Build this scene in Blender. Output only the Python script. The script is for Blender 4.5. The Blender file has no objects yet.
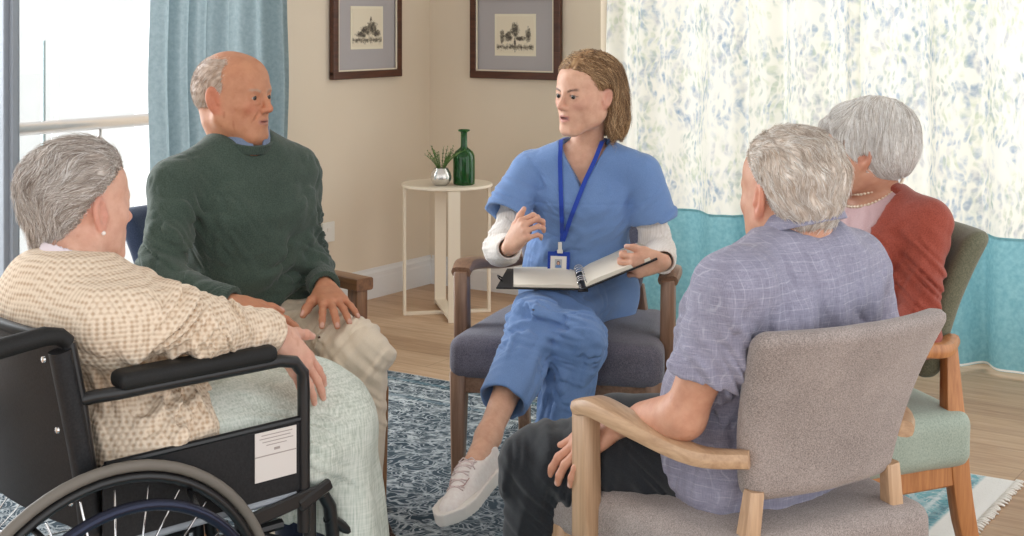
import bpy, math, random
import numpy as np
from mathutils import Vector, Matrix
random.seed(7)
PI = math.pi
SC = bpy.context.scene
COL = SC.collection
f32 = np.float32

# ------------------------------------------------------------------ frames
CAM_H, FPX, YH = 1.32, 1420.0, 17.0          # eye height, focal length in pixels, horizon row
TH = math.atan2(.5573, .8304)                # yaw of the room against the camera
CT, ST = math.cos(TH), math.sin(TH)
CORN = (-.407, 7.05)                         # room corner seen from the camera


def R(x, y, z=0.0):
    """camera-floor frame (x right, y away, z up) -> room frame"""
    x -= CORN[0]; y -= CORN[1]
    return np.array([CT * x - ST * y, ST * x + CT * y, z], float)


def DV(x, y, z=0.0):
    v = np.array([CT * x - ST * y, ST * x + CT * y, z], float)
    return v / np.linalg.norm(v)


def PX(px, py, d):
    return R((px - 512) / FPX * d, d, CAM_H - (py - YH) / FPX * d)


def yaw_of(x, y):
    """z rotation that turns local +Y into the camera-frame direction (x, y)"""
    return math.atan2(-x, y) + TH


def a_on_plane(px, b):
    """position along the back wall hit by pixel column px, b metres in front of that wall"""
    k = (px - 512) / FPX
    ax, ay = CT, -ST
    bx, by = -ST * b + CORN[0], -CT * b + CORN[1]
    return (k * by - bx) / (ax - k * ay)


def b_on_plane(px, a):
    """position along the left wall (toward camera), a metres to the right of it"""
    k = (px - 512) / FPX
    ox, oy = CORN[0] + CT * a, CORN[1] - ST * a
    return (ox - k * oy) / (ST - k * CT)


def nrm(v):
    v = np.asarray(v, float)
    return v / (np.linalg.norm(v) + 1e-12)


def frame(fwd, up=(0, 0, 1), roll=0.0):
    """columns x right, y forward, z up"""
    y = nrm(fwd); x = nrm(np.cross(y, up)); z = np.cross(x, y)
    if roll:
        c, s = math.cos(roll), math.sin(roll)
        x, z = c * x + s * z, -s * x + c * z
    return np.stack([x, y, z], 1)


# ------------------------------------------------------------------ noise
def vnoise(p, seed=0):
    i = np.floor(p).astype(np.int64)
    f = (p - i).astype(f32)
    u = f * f * (3 - 2 * f)
    out = np.zeros(len(p), f32)
    for dx in (0, 1):
        for dy in (0, 1):
            for dz in (0, 1):
                h = (i[:, 0] + dx) * 374761393 + (i[:, 1] + dy) * 668265263 + (i[:, 2] + dz) * 2147483647 + seed * 974634777
                h = (h ^ (h >> 13)) * 1274126177
                h = h ^ (h >> 16)
                v = (h & 0xFFFF).astype(f32) / 32767.5 - 1
                w = (u[:, 0] if dx else 1 - u[:, 0]) * (u[:, 1] if dy else 1 - u[:, 1]) * (u[:, 2] if dz else 1 - u[:, 2])
                out += v * w
    return out


def sst(a, b, x):
    t = np.clip((x - a) / (b - a), 0, 1)
    return t * t * (3 - 2 * t)


# ------------------------------------------------------------------ implicit shapes: functions of an (N,3) array
def rc(a, b, r1, r2=None):
    a = np.asarray(a, f32); b = np.asarray(b, f32); r2 = r1 if r2 is None else r2
    ba = b - a; L = float(ba @ ba) + 1e-12
    def f(p):
        q = p - a
        t = np.clip((q @ ba) / L, 0, 1)
        d = q - t[:, None] * ba
        return np.sqrt(np.einsum('ij,ij->i', d, d)) - (r1 + (r2 - r1) * t)
    return f


def chain(pts, rs, k=.012):
    fs = [rc(pts[i], pts[i + 1], rs[i], rs[i + 1]) for i in range(len(pts) - 1)]
    return su(k, *fs)


def erc(a, b, r1, r2, side, sq):
    """tapered capsule flattened along the direction 'side' by factor sq"""
    side = nrm(side).astype(f32); a = np.asarray(a, f32); b = np.asarray(b, f32)
    ba = b - a; L = float(ba @ ba)
    def f(p):
        q = p - a
        t = np.clip((q @ ba) / L, 0, 1)
        d = q - t[:, None] * ba
        s = d @ side
        d = d + np.outer(s * (1 / sq - 1), side)
        return (np.sqrt(np.einsum('ij,ij->i', d, d)) - (r1 + (r2 - r1) * t)) * min(1, sq)
    return f


def ell(c, r, M=None):
    c = np.asarray(c, f32); r = np.asarray(r, f32)
    M = None if M is None else np.asarray(M, f32)
    def f(p):
        q = p - c
        if M is not None: q = q @ M
        q1 = q / r
        k0 = np.sqrt((q1 * q1).sum(1)) + 1e-9
        q2 = q1 / r
        k1 = np.sqrt((q2 * q2).sum(1)) + 1e-9
        return k0 * (k0 - 1) / k1
    return f


def box(c, h, r=.005, M=None):
    c = np.asarray(c, f32); h = np.asarray(h, f32) - r
    M = None if M is None else np.asarray(M, f32)
    def f(p):
        q = p - c
        if M is not None: q = q @ M
        q = np.abs(q) - h
        o = np.maximum(q, 0)
        return np.sqrt((o * o).sum(1)) + np.minimum(q.max(1), 0) - r
    return f


def plane(c, n):
    """negative behind the plane, positive on the side n points to"""
    c = np.asarray(c, f32); n = nrm(n).astype(f32)
    return lambda p: (p - c) @ n


def smin(a, b, k):
    if k <= 0: return np.minimum(a, b)
    h = np.maximum(k - np.abs(a - b), 0) / k
    return np.minimum(a, b) - h * h * k * .25


def su(k, *fs):
    fs = [f for f in fs if f is not None]
    def f(p):
        d = fs[0](p)
        for g in fs[1:]: d = smin(d, g(p), k)
        return d
    return f


def sub(k, a, *bs):
    def f(p):
        d = a(p)
        for b in bs: d = -smin(-d, b(p), k)
        return d
    return f


def inter(k, a, *bs):
    def f(p):
        d = a(p)
        for b in bs: d = -smin(-d, -b(p), k)
        return d
    return f


def disp(a, fn):
    return lambda p: a(p) + fn(p)


def loft(A, B, right, st, n=2.3):
    """trunk between A and B; st rows: t, half width, front depth, back depth, forward offset"""
    A = np.asarray(A, float); B = np.asarray(B, float)
    ax = B - A; L = np.linalg.norm(ax); ax /= L
    r = np.asarray(right, float); r = nrm(r - ax * (r @ ax)); fw = nrm(np.cross(ax, r))
    st = np.array(st, float)
    tt = np.linspace(st[0, 0] - .1, st[-1, 0] + .1, 240)
    ker = np.exp(-np.linspace(-2, 2, 25) ** 2); ker /= ker.sum()
    T = [np.convolve(np.pad(np.interp(tt, st[:, 0], st[:, i]), 12, mode='edge'), ker, 'valid') for i in range(1, 5)]
    A = A.astype(f32); ax = ax.astype(f32); r = r.astype(f32); fw = fw.astype(f32)
    lo, hi = st[0, 0] * L, st[-1, 0] * L
    def f(p):
        q = p - A
        s = q @ ax; t = s / L
        a, bf, bb, yo = [np.interp(t, tt, c).astype(f32) for c in T]
        x = q @ r; y = q @ fw - yo
        b = np.where(y > 0, bf, bb)
        k = (np.abs(x / a) ** n + np.abs(y / b) ** n) ** (1 / n)
        d = (k - 1) * np.minimum(a, b) * .9
        e = np.maximum(s - hi, lo - s)
        return -smin(-d, -e, .03)
    return f


# ------------------------------------------------------------------ polygonise (sparse surface nets)
def mesh_sdf(f, lo, hi, h, B=8, margin=1.0):
    lo = np.asarray(lo, float); hi = np.asarray(hi, float)
    def cull(cen, size):
        keep = []
        for s in range(0, len(cen), 200000):
            keep.append(np.abs(f(cen[s:s + 200000].astype(f32))) < size * .87 * 1.25 * margin + .004)
        return cen[np.concatenate(keep)]
    big = h * B * 4
    n = np.ceil((hi - lo) / big).astype(int)
    g = np.stack(np.meshgrid(*[np.arange(k) for k in n], indexing='ij'), -1).reshape(-1, 3)
    cen = cull(lo + (g + .5) * big, big)
    gi = np.round((cen - lo) / big - .5).astype(int)
    o = np.stack(np.meshgrid(*[np.arange(4)] * 3, indexing='ij'), -1).reshape(-1, 3)
    gb = (gi[:, None] * 4 + o[None]).reshape(-1, 3)
    cen = cull(lo + (gb + .5) * (h * B), h * B)
    gb = np.round((cen - lo) / (h * B) - .5).astype(np.int64)
    N = (n * 4 * B + 2).astype(np.int64)
    loc = np.stack(np.meshgrid(*[np.arange(B + 1)] * 3, indexing='ij'), -1)
    locf = loc.reshape(-1, 3)
    VP, VK, QS = [], [], []
    edges = []
    corners = [(0, 0, 0), (1, 0, 0), (0, 1, 0), (1, 1, 0), (0, 0, 1), (1, 0, 1), (0, 1, 1), (1, 1, 1)]
    for i in range(8):
        for j in range(i + 1, 8):
            if sum(abs(a - b) for a, b in zip(corners[i], corners[j])) == 1: edges.append((i, j))
    def key(c): return (c[..., 0] * N[1] + c[..., 1]) * N[2] + c[..., 2]
    for s in range(0, len(gb), 400):
        blk = gb[s:s + 400]
        base = blk * B
        pts = (lo + (base[:, None] + locf[None]) * h).reshape(-1, 3).astype(f32)
        V = f(pts).reshape(len(blk), B + 1, B + 1, B + 1)
        ins = V < 0
        cnt = sum(ins[:, c[0]:c[0] + B, c[1]:c[1] + B, c[2]:c[2] + B].astype(np.int8) for c in corners)
        idx = np.argwhere((cnt > 0) & (cnt < 8))
        if len(idx) == 0: continue
        bi, lc = idx[:, 0], idx[:, 1:]
        cv = np.stack([V[bi, lc[:, 0] + c[0], lc[:, 1] + c[1], lc[:, 2] + c[2]] for c in corners], 1)
        acc = np.zeros((len(idx), 3)); w = np.zeros(len(idx))
        for i, j in edges:
            a, b = cv[:, i], cv[:, j]
            m = (a < 0) != (b < 0)
            t = np.where(m, a / np.where(m, a - b, 1), 0)
            ci = np.array(corners[i], float); cj = np.array(corners[j], float)
            acc += np.where(m[:, None], ci + t[:, None] * (cj - ci), 0); w += m
        gcell = base[bi] + lc
        VP.append(lo + (gcell + acc / w[:, None]) * h); VK.append(key(gcell))
        for axis in range(3):
            e = [0, 0, 0]; e[axis] = 1
            a = ins[:, :B, :B, :B]
            b = ins[:, e[0]:e[0] + B, e[1]:e[1] + B, e[2]:e[2] + B]
            q = np.argwhere(a != b)
            if len(q) == 0: continue
            flip = a[q[:, 0], q[:, 1], q[:, 2], q[:, 3]]
            g0 = base[q[:, 0]] + q[:, 1:]
            u = np.zeros(3, np.int64); v = np.zeros(3, np.int64)
            u[(axis + 1) % 3] = 1; v[(axis + 2) % 3] = 1
            quad = np.stack([key(g0), key(g0 - u), key(g0 - u - v), key(g0 - v)], 1)
            quad[~flip] = quad[~flip][:, ::-1]
            QS.append(quad)
    VP = np.concatenate(VP); VK = np.concatenate(VK); QS = np.concatenate(QS)
    o = np.argsort(VK); VK = VK[o]; VP = VP[o]
    qi = np.searchsorted(VK, QS); qi = np.minimum(qi, len(VK) - 1)
    ok = (VK[qi] == QS).all(1)
    return VP, qi[ok]


def raw_mesh(name, V, Fq, attr=None, smooth=True):
    me = bpy.data.meshes.new(name)
    V = np.asarray(V, f32); Fq = np.asarray(Fq)
    k = Fq.shape[1]
    me.vertices.add(len(V)); me.vertices.foreach_set('co', V.ravel())
    me.loops.add(Fq.size); me.loops.foreach_set('vertex_index', Fq.astype(np.int32).ravel())
    me.polygons.add(len(Fq))
    me.polygons.foreach_set('loop_start', np.arange(0, Fq.size, k, dtype=np.int32))
    me.polygons.foreach_set('loop_total', np.full(len(Fq), k, np.int32))
    me.polygons.foreach_set('use_smooth', np.full(len(Fq), smooth, bool))
    me.update(calc_edges=True)
    if attr is not None:
        for nm, arr in attr.items():
            ca = me.color_attributes.new(nm, 'FLOAT_COLOR', 'POINT')
            a4 = np.ones((len(V), 4), f32); a4[:, :3] = arr
            ca.data.foreach_set('color', a4.ravel())
    return me


def link(name, me, mat=None, parent=None, origin=None):
    """origin: world point the mesh's own origin is moved to (top-level) or that of its parent"""
    o = bpy.data.objects.new(name, me); COL.objects.link(o)
    if mat is not None and not me.materials: me.materials.append(mat)
    if parent is not None: o.parent = parent
    return o


def sdf_obj(name, f, lo, hi, h, mat, parent=None, origin=(0, 0, 0), col=None, margin=1.0):
    """mesh of the implicit shape given in room coordinates, stored relative to origin"""
    V, Q = mesh_sdf(f, lo, hi, h, margin=margin)
    at = {'Col': col(V.astype(f32))} if col is not None else None
    me = raw_mesh(name, V - np.asarray(origin, float), Q, at)
    return link(name, me, mat, parent)


def grad(f, p, e=.0015):
    g = np.empty_like(p)
    for i in range(3):
        d = np.zeros(3, f32); d[i] = e
        g[:, i] = f(p + d) - f(p - d)
    return g / (np.sqrt((g * g).sum(1)) + 1e-9)[:, None]


def tubes(paths, radii, sides=3):
    """paths (S,K,3), radii (S,K) -> V, quads"""
    S, K, _ = paths.shape
    T = np.gradient(paths, axis=1); T /= (np.linalg.norm(T, axis=2) + 1e-9)[..., None]
    ref = np.tile(np.array([.31, .57, .76]), (S, K, 1))
    U = np.cross(T, ref); U /= (np.linalg.norm(U, axis=2) + 1e-9)[..., None]
    W = np.cross(T, U)
    ang = np.arange(sides) * 2 * PI / sides
    V = paths[:, :, None] + radii[:, :, None, None] * (U[:, :, None] * np.cos(ang)[:, None] + W[:, :, None] * np.sin(ang)[:, None])
    V = V.reshape(-1, 3)
    s, k, a = np.meshgrid(np.arange(S), np.arange(K - 1), np.arange(sides), indexing='ij')
    b = (a + 1) % sides
    i = lambda s, k, a: (s * K + k) * sides + a
    Q = np.stack([i(s, k, a), i(s, k, b), i(s, k + 1, b), i(s, k + 1, a)], -1).reshape(-1, 4)
    return V, Q


# ------------------------------------------------------------------ mesh builder for hard things
class MB:
    def __init__(s): s.v = []; s.f = []; s.n = 0
    def add(s, V, Fc):
        s.v += [tuple(float(c) for c in v) for v in V]
        s.f += [tuple(int(i) + s.n for i in f) for f in Fc]
        s.n = len(s.v); return s
    def box(s, c, h, M=None, bev=0.0):
        """c centre, h half sizes; chamfered edges when bev"""
        hx, hy, hz = h
        V = []
        if bev <= 0:
            for z in (-1, 1):
                for y in (-1, 1):
                    for x in (-1, 1): V.append((x * hx, y * hy, z * hz))
            Fc = [(0, 2, 3, 1), (4, 5, 7, 6), (0, 1, 5, 4), (2, 6, 7, 3), (0, 4, 6, 2), (1, 3, 7, 5)]
        else:
            bm = __import__('bmesh').new()
            bmesh = __import__('bmesh')
            bmesh.ops.create_cube(bm, size=2)
            for v in bm.verts: v.co = Vector((v.co.x * hx, v.co.y * hy, v.co.z * hz))
            bmesh.ops.bevel(bm, geom=list(bm.edges), offset=bev, segments=2, profile=.6, affect='EDGES')
            V = [tuple(v.co) for v in bm.verts]; Fc = [[v.index for v in f.verts] for f in bm.faces]
            bm.free()
        V = np.array(V)
        if M is not None: V = V @ np.asarray(M).T
        return s.add(V + np.asarray(c, float), Fc)
    def bar(s, a, b, w, t, up=(0, 0, 1), bev=.004, w2=None, t2=None):
        """box section from a to b: w across, t along 'up'; tapered to w2, t2"""
        a = np.asarray(a, float); b = np.asarray(b, float)
        y = b - a; L = np.linalg.norm(y); y /= L
        x = nrm(np.cross(y, up)); z = np.cross(x, y)
        w2 = w if w2 is None else w2; t2 = t if t2 is None else t2
        V = []; c = bev
        ring = lambda w, t: [(w - c, t), (w, t - c), (w, -t + c), (w - c, -t), (-w + c, -t), (-w, -t + c), (-w, t - c), (-w + c, t)]
        for k, (p, ww, tt) in enumerate([(a + y * c, w, t), (b - y * c, w2, t2)]):
            V += [p + x * u + z * v for u, v in ring(ww / 2, tt / 2)]
        n = 8
        V += [a + x * u * .9 + z * v * .9 for u, v in ring(w / 2, t / 2)]
        V += [b + x * u * .9 + z * v * .9 for u, v in ring(w2 / 2, t2 / 2)]
        Fc = []
        for i in range(n):
            j = (i + 1) % n
            Fc += [(i, j, n + j, n + i), (2 * n + i, 2 * n + j, j, i), (n + i, n + j, 3 * n + j, 3 * n + i)]
        Fc += [tuple(range(2 * n, 3 * n))[::-1], tuple(range(3 * n, 4 * n))]
        return s.add(V, Fc)
    def tube(s, pts, r, sides=12, closed=False, cap=True):
        P = np.array(pts, float); K = len(P)
        r = np.full(K, r, float) if np.isscalar(r) else np.asarray(r, float)
        if closed: T = np.roll(P, -1, 0) - np.roll(P, 1, 0)
        else: T = np.gradient(P, axis=0)
        T /= (np.linalg.norm(T, axis=1) + 1e-12)[:, None]
        u = nrm(np.cross(T[0], (.2, .35, .9) if abs(T[0][2]) < .9 else (1, .1, 0)))
        V = []
        for i in range(K):
            u = nrm(u - T[i] * (u @ T[i])); w = np.cross(T[i], u)
            for k in range(sides):
                a = 2 * PI * k / sides
                V.append(P[i] + r[i] * (math.cos(a) * u + math.sin(a) * w))
        Fc = []
        for i in range(K if closed else K - 1):
            j = (i + 1) % K
            for k in range(sides):
                l = (k + 1) % sides
                Fc.append((i * sides + k, i * sides + l, j * sides + l, j * sides + k))
        if cap and not closed:
            Fc.append(tuple(range(sides))[::-1]); Fc.append(tuple(range((K - 1) * sides, K * sides)))
        return s.add(V, Fc)
    def lathe(s, prof, n=40, c=(0, 0, 0), M=None):
        V = []; c = np.asarray(c, float)
        for r, z in prof:
            for k in range(n):
                a = 2 * PI * k / n
                V.append((r * math.cos(a), r * math.sin(a), z))
        V = np.array(V)
        if M is not None: V = V @ np.asarray(M).T
        Fc = []
        for i in range(len(prof) - 1):
            for k in range(n):
                l = (k + 1) % n
                Fc.append((i * n + k, i * n + l, (i + 1) * n + l, (i + 1) * n + k))
        if prof[0][0] > 1e-4: Fc.append(tuple(range(n))[::-1])
        if prof[-1][0] > 1e-4: Fc.append(tuple(range((len(prof) - 1) * n, len(prof) * n)))
        return s.add(V + c, Fc)
    def grid(s, fn, nu, nv):
        V = [fn(i / nu, j / nv) for j in range(nv + 1) for i in range(nu + 1)]
        Fc = [(j * (nu + 1) + i, j * (nu + 1) + i + 1, (j + 1) * (nu + 1) + i + 1, (j + 1) * (nu + 1) + i) for j in range(nv) for i in range(nu)]
        return s.add(V, Fc)
    def build(s, name, mat, parent=None, smooth=None, origin=(0, 0, 0)):
        me = bpy.data.meshes.new(name)
        o = np.asarray(origin, float)
        me.from_pydata([tuple(np.asarray(v) - o) for v in s.v], [], s.f)
        me.update()
        if smooth is not None:
            me.polygons.foreach_set('use_smooth', [True] * len(me.polygons))
            if smooth > 0: me.set_sharp_from_angle(angle=math.radians(smooth))
        return link(name, me, mat, parent)


def empty(name, loc, rz=0.0):
    o = bpy.data.objects.new(name, None); COL.objects.link(o)
    o.location = tuple(float(c) for c in loc); o.rotation_euler = (0, 0, rz); o.empty_display_size = .1
    return o


def tag(o, label=None, cat=None, group=None, kind=None):
    if label: o['label'] = label
    if cat: o['category'] = cat
    if group: o['group'] = group
    if kind: o['kind'] = kind
    return o


# ------------------------------------------------------------------ materials
def srgb(r, g, b):
    f = lambda c: (c / 255) / 12.92 if c <= 10 else ((c / 255 + .055) / 1.055) ** 2.4
    return (f(r), f(g), f(b), 1)


class NT:
    """tiny node-tree helper"""
    def __init__(s, name):
        s.m = bpy.data.materials.new(name); s.m.use_nodes = True
        s.t = s.m.node_tree; s.t.nodes.clear()
        s.out = s.n('ShaderNodeOutputMaterial')
        s.b = s.n('ShaderNodeBsdfPrincipled'); s.l(s.b.outputs[0], s.out.inputs[0])
    def n(s, ty, **kw):
        nd = s.t.nodes.new(ty)
        for k, v in kw.items():
            if k.startswith('i_'):
                key = k[2:]
                nd.inputs[int(key) if key.isdigit() else key].default_value = v
            else: setattr(nd, k, v)
        return nd
    def l(s, a, b): s.t.links.new(a, b); return s
    def set(s, **kw):
        for k, v in kw.items(): s.b.inputs[k.replace('_', ' ')].default_value = v
        return s
    def coord(s, scale=(1, 1, 1), kind='Object', rot=(0, 0, 0), loc=(0, 0, 0)):
        tc = s.n('ShaderNodeTexCoord'); mp = s.n('ShaderNodeMapping')
        mp.inputs['Scale'].default_value = scale; mp.inputs['Rotation'].default_value = rot; mp.inputs['Location'].default_value = loc
        s.l(tc.outputs[kind], mp.inputs[0]); return mp.outputs[0]
    def noise(s, vec, scale, detail=3, rough=.55, dist=0):
        nd = s.n('ShaderNodeTexNoise'); nd.inputs['Scale'].default_value = scale; nd.inputs['Detail'].default_value = detail
        nd.inputs['Roughness'].default_value = rough; nd.inputs['Distortion'].default_value = dist
        if vec is not None: s.l(vec, nd.inputs['Vector'])
        return nd.outputs['Fac']
    def ramp(s, fac, stops, interp='LINEAR'):
        nd = s.n('ShaderNodeValToRGB'); cr = nd.color_ramp; cr.interpolation = interp
        while len(cr.elements) < len(stops): cr.elements.new(.5)
        for e, (p, c) in zip(cr.elements, stops):
            e.position = p; e.color = c if len(c) == 4 else (*c, 1)
        s.l(fac, nd.inputs[0]); return nd.outputs[0]
    def mix(s, fac, a, b, mode='MIX'):
        nd = s.n('ShaderNodeMix', data_type='RGBA', blend_type=mode)
        for v, i in ((fac, 0), (a, 6), (b, 7)):
            if isinstance(v, (int, float, tuple)): nd.inputs[i].default_value = v
            else: s.l(v, nd.inputs[i])
        return nd.outputs[2]
    def math(s, op, a, b=0.0, c=None):
        nd = s.n('ShaderNodeMath', operation=op)
        for i, v in enumerate((a, b) if c is None else (a, b, c)):
            if isinstance(v, (int, float)): nd.inputs[i].default_value = v
            else: s.l(v, nd.inputs[i])
        return nd.outputs[0]
    def bump(s, h, strength=.3, dist=.002):
        nd = s.n('ShaderNodeBump'); nd.inputs['Strength'].default_value = strength; nd.inputs['Distance'].default_value = dist
        s.l(h, nd.inputs['Height']); s.l(nd.outputs[0], s.b.inputs['Normal']); return nd
    def base(s, c):
        if isinstance(c, tuple): s.b.inputs['Base Color'].default_value = c
        else: s.l(c, s.b.inputs['Base Color'])
        return s


def plain(name, c, rough=.5, metal=0.0, **kw):
    t = NT(name); t.base(c); t.set(Roughness=rough, Metallic=metal)
    for k, v in kw.items(): t.b.inputs[k.replace('_', ' ')].default_value = v
    return t.m


def fabric(name, c1, c2, scale=600, rough=.9, bump=.25, dist=.001, blot=6, sheen=.2):
    """woven cloth: fine fibre speckle between two colours of the yarn"""
    t = NT(name); v = t.coord()
    n1 = t.noise(v, scale, 2, .7); n2 = t.noise(v, blot, 3)
    f = t.math('ADD', t.math('MULTIPLY', n1, .75), t.math('MULTIPLY', n2, .25))
    t.base(t.ramp(f, [(.32, c1), (.66, c2)]))
    t.set(Roughness=rough, Sheen_Weight=sheen)
    t.b.inputs['Specular IOR Level'].default_value = .25
    t.bump(n1, bump, dist); return t.m


def wood(name, c1, c2, axis=2, rough=.4, sc=1.0):
    t = NT(name)
    s = [26 * sc, 26 * sc, 26 * sc]; s[axis] = 2.2 * sc
    v = t.coord(tuple(s)); n1 = t.noise(v, 1.6, 5, .65, .8)
    s2 = [150 * sc] * 3; s2[axis] = 7 * sc
    n2 = t.noise(t.coord(tuple(s2)), 1, 2)
    f = t.math('ADD', t.math('MULTIPLY', n1, .72), t.math('MULTIPLY', n2, .28))
    t.base(t.ramp(f, [(.3, c1), (.68, c2)])); t.set(Roughness=rough)
    t.bump(n2, .12, .001); return t.m
# ------------------------------------------------------------------ head
class Head:
    """head frame: c centre (between the ears, eye height), M columns x right, y face, z up; s scale"""
    def __init__(s, c, M, sc=1.0, sex='f', age=0, mouth=0.0, jaw=1.0):
        s.c = np.asarray(c, float); s.M = np.asarray(M, float); s.sc = sc
        s.sex = sex; s.age = age; s.mouth = mouth; s.jaw = jaw
    def loc(s, p): return (((p - s.c.astype(f32)) @ s.M.astype(f32)) / s.sc).astype(f32)
    def w(s, x, y, z): return s.c + s.M @ (np.array([x, y, z]) * s.sc)
    def cranium(s, q):
        a = ell((0, -.018, .030), (.077, .099, .088))(q)
        b = ell((0, -.035, .012), (.072, .080, .075))(q)
        return smin(a, b, .03)
    def skin_local(s):
        m = s.sex == 'm'; ag = s.age
        fs = []
        j = s.jaw * (1.06 if m else .97)
        mo = s.mouth
        cran = s.cranium
        face = ell((0, .028, -.022), (.0655, .062, .075))
        jawl = su(.02, rc((-.052 * j, .000, -.055), (-.020 * j, .062, -.098), .022, .018), rc((.052 * j, .000, -.055), (.020 * j, .062, -.098), .022, .018), rc((-.014 * j, .072, -.1 - mo * .3), (.014 * j, .072, -.1 - mo * .3), .019))
        under = ell((0, .02, -.075), (.045, .05, .03))
        cheek = su(.0, *[g for sd in (-1, 1) for g in (ell((sd * .040, .052, -.022), (.024, .024, .022)), ell((sd * .047, .018, -.040), (.022, .045, .045)))])
        brow = rc((-.034, .076, .017), (.034, .076, .017), .0125 if m else .011)
        fore = ell((0, .035, .045), (.062, .052, .052))
        muz = ell((0, .072, -.058), (.030, .024, .030))
        base = su(.030, cran, face, fore, under)
        base = su(.024, base, jawl, cheek, muz)
        base = su(.014, base, brow)
        ns = 1.12 if m else 1.0
        nose = su(.008, rc((0, .0885, .010), (0, .1075 * (1.015 if m else 1), -.027), .0065 * ns, .0085 * ns), ell((0, .1090, -.030), (.0092 * ns, .0085, .0082)),
                  ell((-.0105 * ns, .0985, -.0335), (.0070, .0095, .0068)), ell((.0105 * ns, .0985, -.0335), (.0070, .0095, .0068)))
        sock = su(0, ell((-.0315, .100, .000), (.019, .015, .0120)), ell((.0315, .100, .000), (.019, .015, .0120)))
        lids = su(0, ell((-.0315, .0745, .0), (.0155, .0158, .0148)), ell((.0315, .0745, .0), (.0155, .0158, .0148)))
        open_ = .0052 - .0012 * ag
        slit = su(0, ell((-.0318, .094, -.0005), (.0136, .014, open_)), ell((.0318, .094, -.0005), (.0136, .014, open_)))
        zl = -.0615
        lipu = su(.004, rc((-.021, .0835, zl), (-.004, .0955, zl + .0042), .0035, .0052), rc((.021, .0835, zl), (.004, .0955, zl + .0042), .0035, .0052))
        lipl = su(.004, rc((-.020, .083, zl - .001 - mo), (-.004, .0935, zl - .0075 - mo), .0035, .0060), rc((.020, .083, zl - .001 - mo), (.004, .0935, zl - .0075 - mo), .0035, .0060))
        gap = ell((0, .102, zl - .0012 - mo * .5), (.0215, .014, .0016 + mo * .5))
        ears = []
        e = 1.14 if m or ag else 1.0
        for sd in (-1, 1):
            Me = frame((sd * .35, -.15, 1)); Me = np.stack([nrm(np.cross(Me[:, 1], (sd * 1.0, .42, 0))), Me[:, 1], nrm((sd * 1.0, .42, 0))], 1)
            c = np.array([sd * .0785, -.008, -.008])
            outer = ell(c + np.array([sd * .003, 0, 0]), (.0175 * e, .031 * e, .0090), Me)
            cav = ell(c + np.array([sd * .0115, .004, .002]), (.0105 * e, .021 * e, .0085), Me)
            lobe = ell(c + np.array([-sd * .004, .006, -.027 * e]), (.008, .010, .006), Me)
            trag = ell(c + np.array([-sd * .000, .014, -.004]), (.005, .007, .007), Me)
            ears.append(su(.004, sub(.004, su(.006, outer, lobe), cav), trag))
        neck_in = None
        def f(q):
            ax = np.abs(q[:, 0]); 
            d = base(q)
            d = smin(d, nose(q), .009)
            d = -smin(-d, sock(q), .012)
            if ag:   # sunken cheeks and folds beside the mouth
                fold = rc((.020, .094, -.036), (.032, .074, -.070), .0022)
                qa = q.copy(); qa[:, 0] = ax
                d = -smin(-d, fold(qa), .006)
                bag = rc((.020, .089, -.014), (.040, .078, -.013), .004)
                d = smin(d, bag(qa), .006)
                d = smin(d, ell((.040, .040, -.075), (.018, .025, .018))(qa), .018)
            d = smin(d, lids(q), .004)
            d = -smin(-d, slit(q), .0016)
            d = smin(d, lipu(q), .004); d = smin(d, lipl(q), .004)
            d = -smin(-d, gap(q), .003)
            for er in ears: d = smin(d, er(q), .005)
            return d
        return f
    def skin(s):
        g = s.skin_local(); sc = s.sc
        def f(p):
            q = s.loc(p)
            far = np.sqrt((q * q).sum(1)) - .15
            out = far * sc + .02
            m = far < .03
            if m.any(): out[m] = g(q[m]) * sc
            return out
        return f
    def colour(s, p, skin, cols):
        """pigment of the head: lips, brows, lashes, stubble; returns rgb rows"""
        q = s.loc(p); x, y, z = q[:, 0], q[:, 1], q[:, 2]; ax = np.abs(x)
        c = np.tile(np.array(skin, f32), (len(p), 1))
        def lay(m, col): c[:] = c * (1 - m[:, None]) + np.array(col, f32) * m[:, None]
        near = sst(.16, .14, np.sqrt((q * q).sum(1)))
        ck = np.exp(-(((ax - .042) / .022) ** 2 + ((z + .028) / .02) ** 2)) * sst(.02, .05, y)
        nz = np.exp(-((x / .014) ** 2 + ((z + .03) / .014) ** 2)) * sst(.09, .1, y)
        er = sst(.074, .082, ax) * sst(-.05, -.04, z) * sst(.04, .03, z) * near
        lay(np.clip(.35 * ck + .35 * nz + .45 * er, 0, 1) * cols.get('flush', 1), cols['red'])
        mo = s.mouth
        lz = z + .0615 + mo * .4
        lip = sst(.0235, .0195, ax) * sst(.0105 + mo * .6 - ax * .25, .0085 + mo * .6 - ax * .25, np.abs(lz + .002)) * sst(.076, .082, y)
        lay(lip * cols.get('lipk', .8), cols['lip'])
        ins = sst(.018, .014, ax) * sst(.0022 + mo * .5, .001 + mo * .4, np.abs(z + .0627 + mo * .5)) * sst(.075, .08, y)
        lay(ins * .8, (.12, .03, .03))
        bz = z - (.0205 - .0 + .22 * (ax - .030) - 9 * (ax - .030) ** 2)
        br = sst(.0044, .0020, np.abs(bz)) * sst(.012, .016, ax) * sst(.052, .044, ax) * sst(.04, .06, y)
        lay(br * cols.get('browk', .8), cols['brow'])
        if 'lash' in cols:
            la = sst(.0026, .0012, np.abs(z - .0052 + 16 * (ax - .0315) ** 2)) * sst(.016, .019, ax) * sst(.049, .045, ax) * sst(.072, .078, y)
            lay(la * .75, cols['lash'])
        nos = np.exp(-(((ax - .0062) / .0028) ** 2 + ((z + .0405) / .002) ** 2)) * sst(.09, .095, y)
        lay(nos * .6, (.15, .05, .04))
        return c


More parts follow.
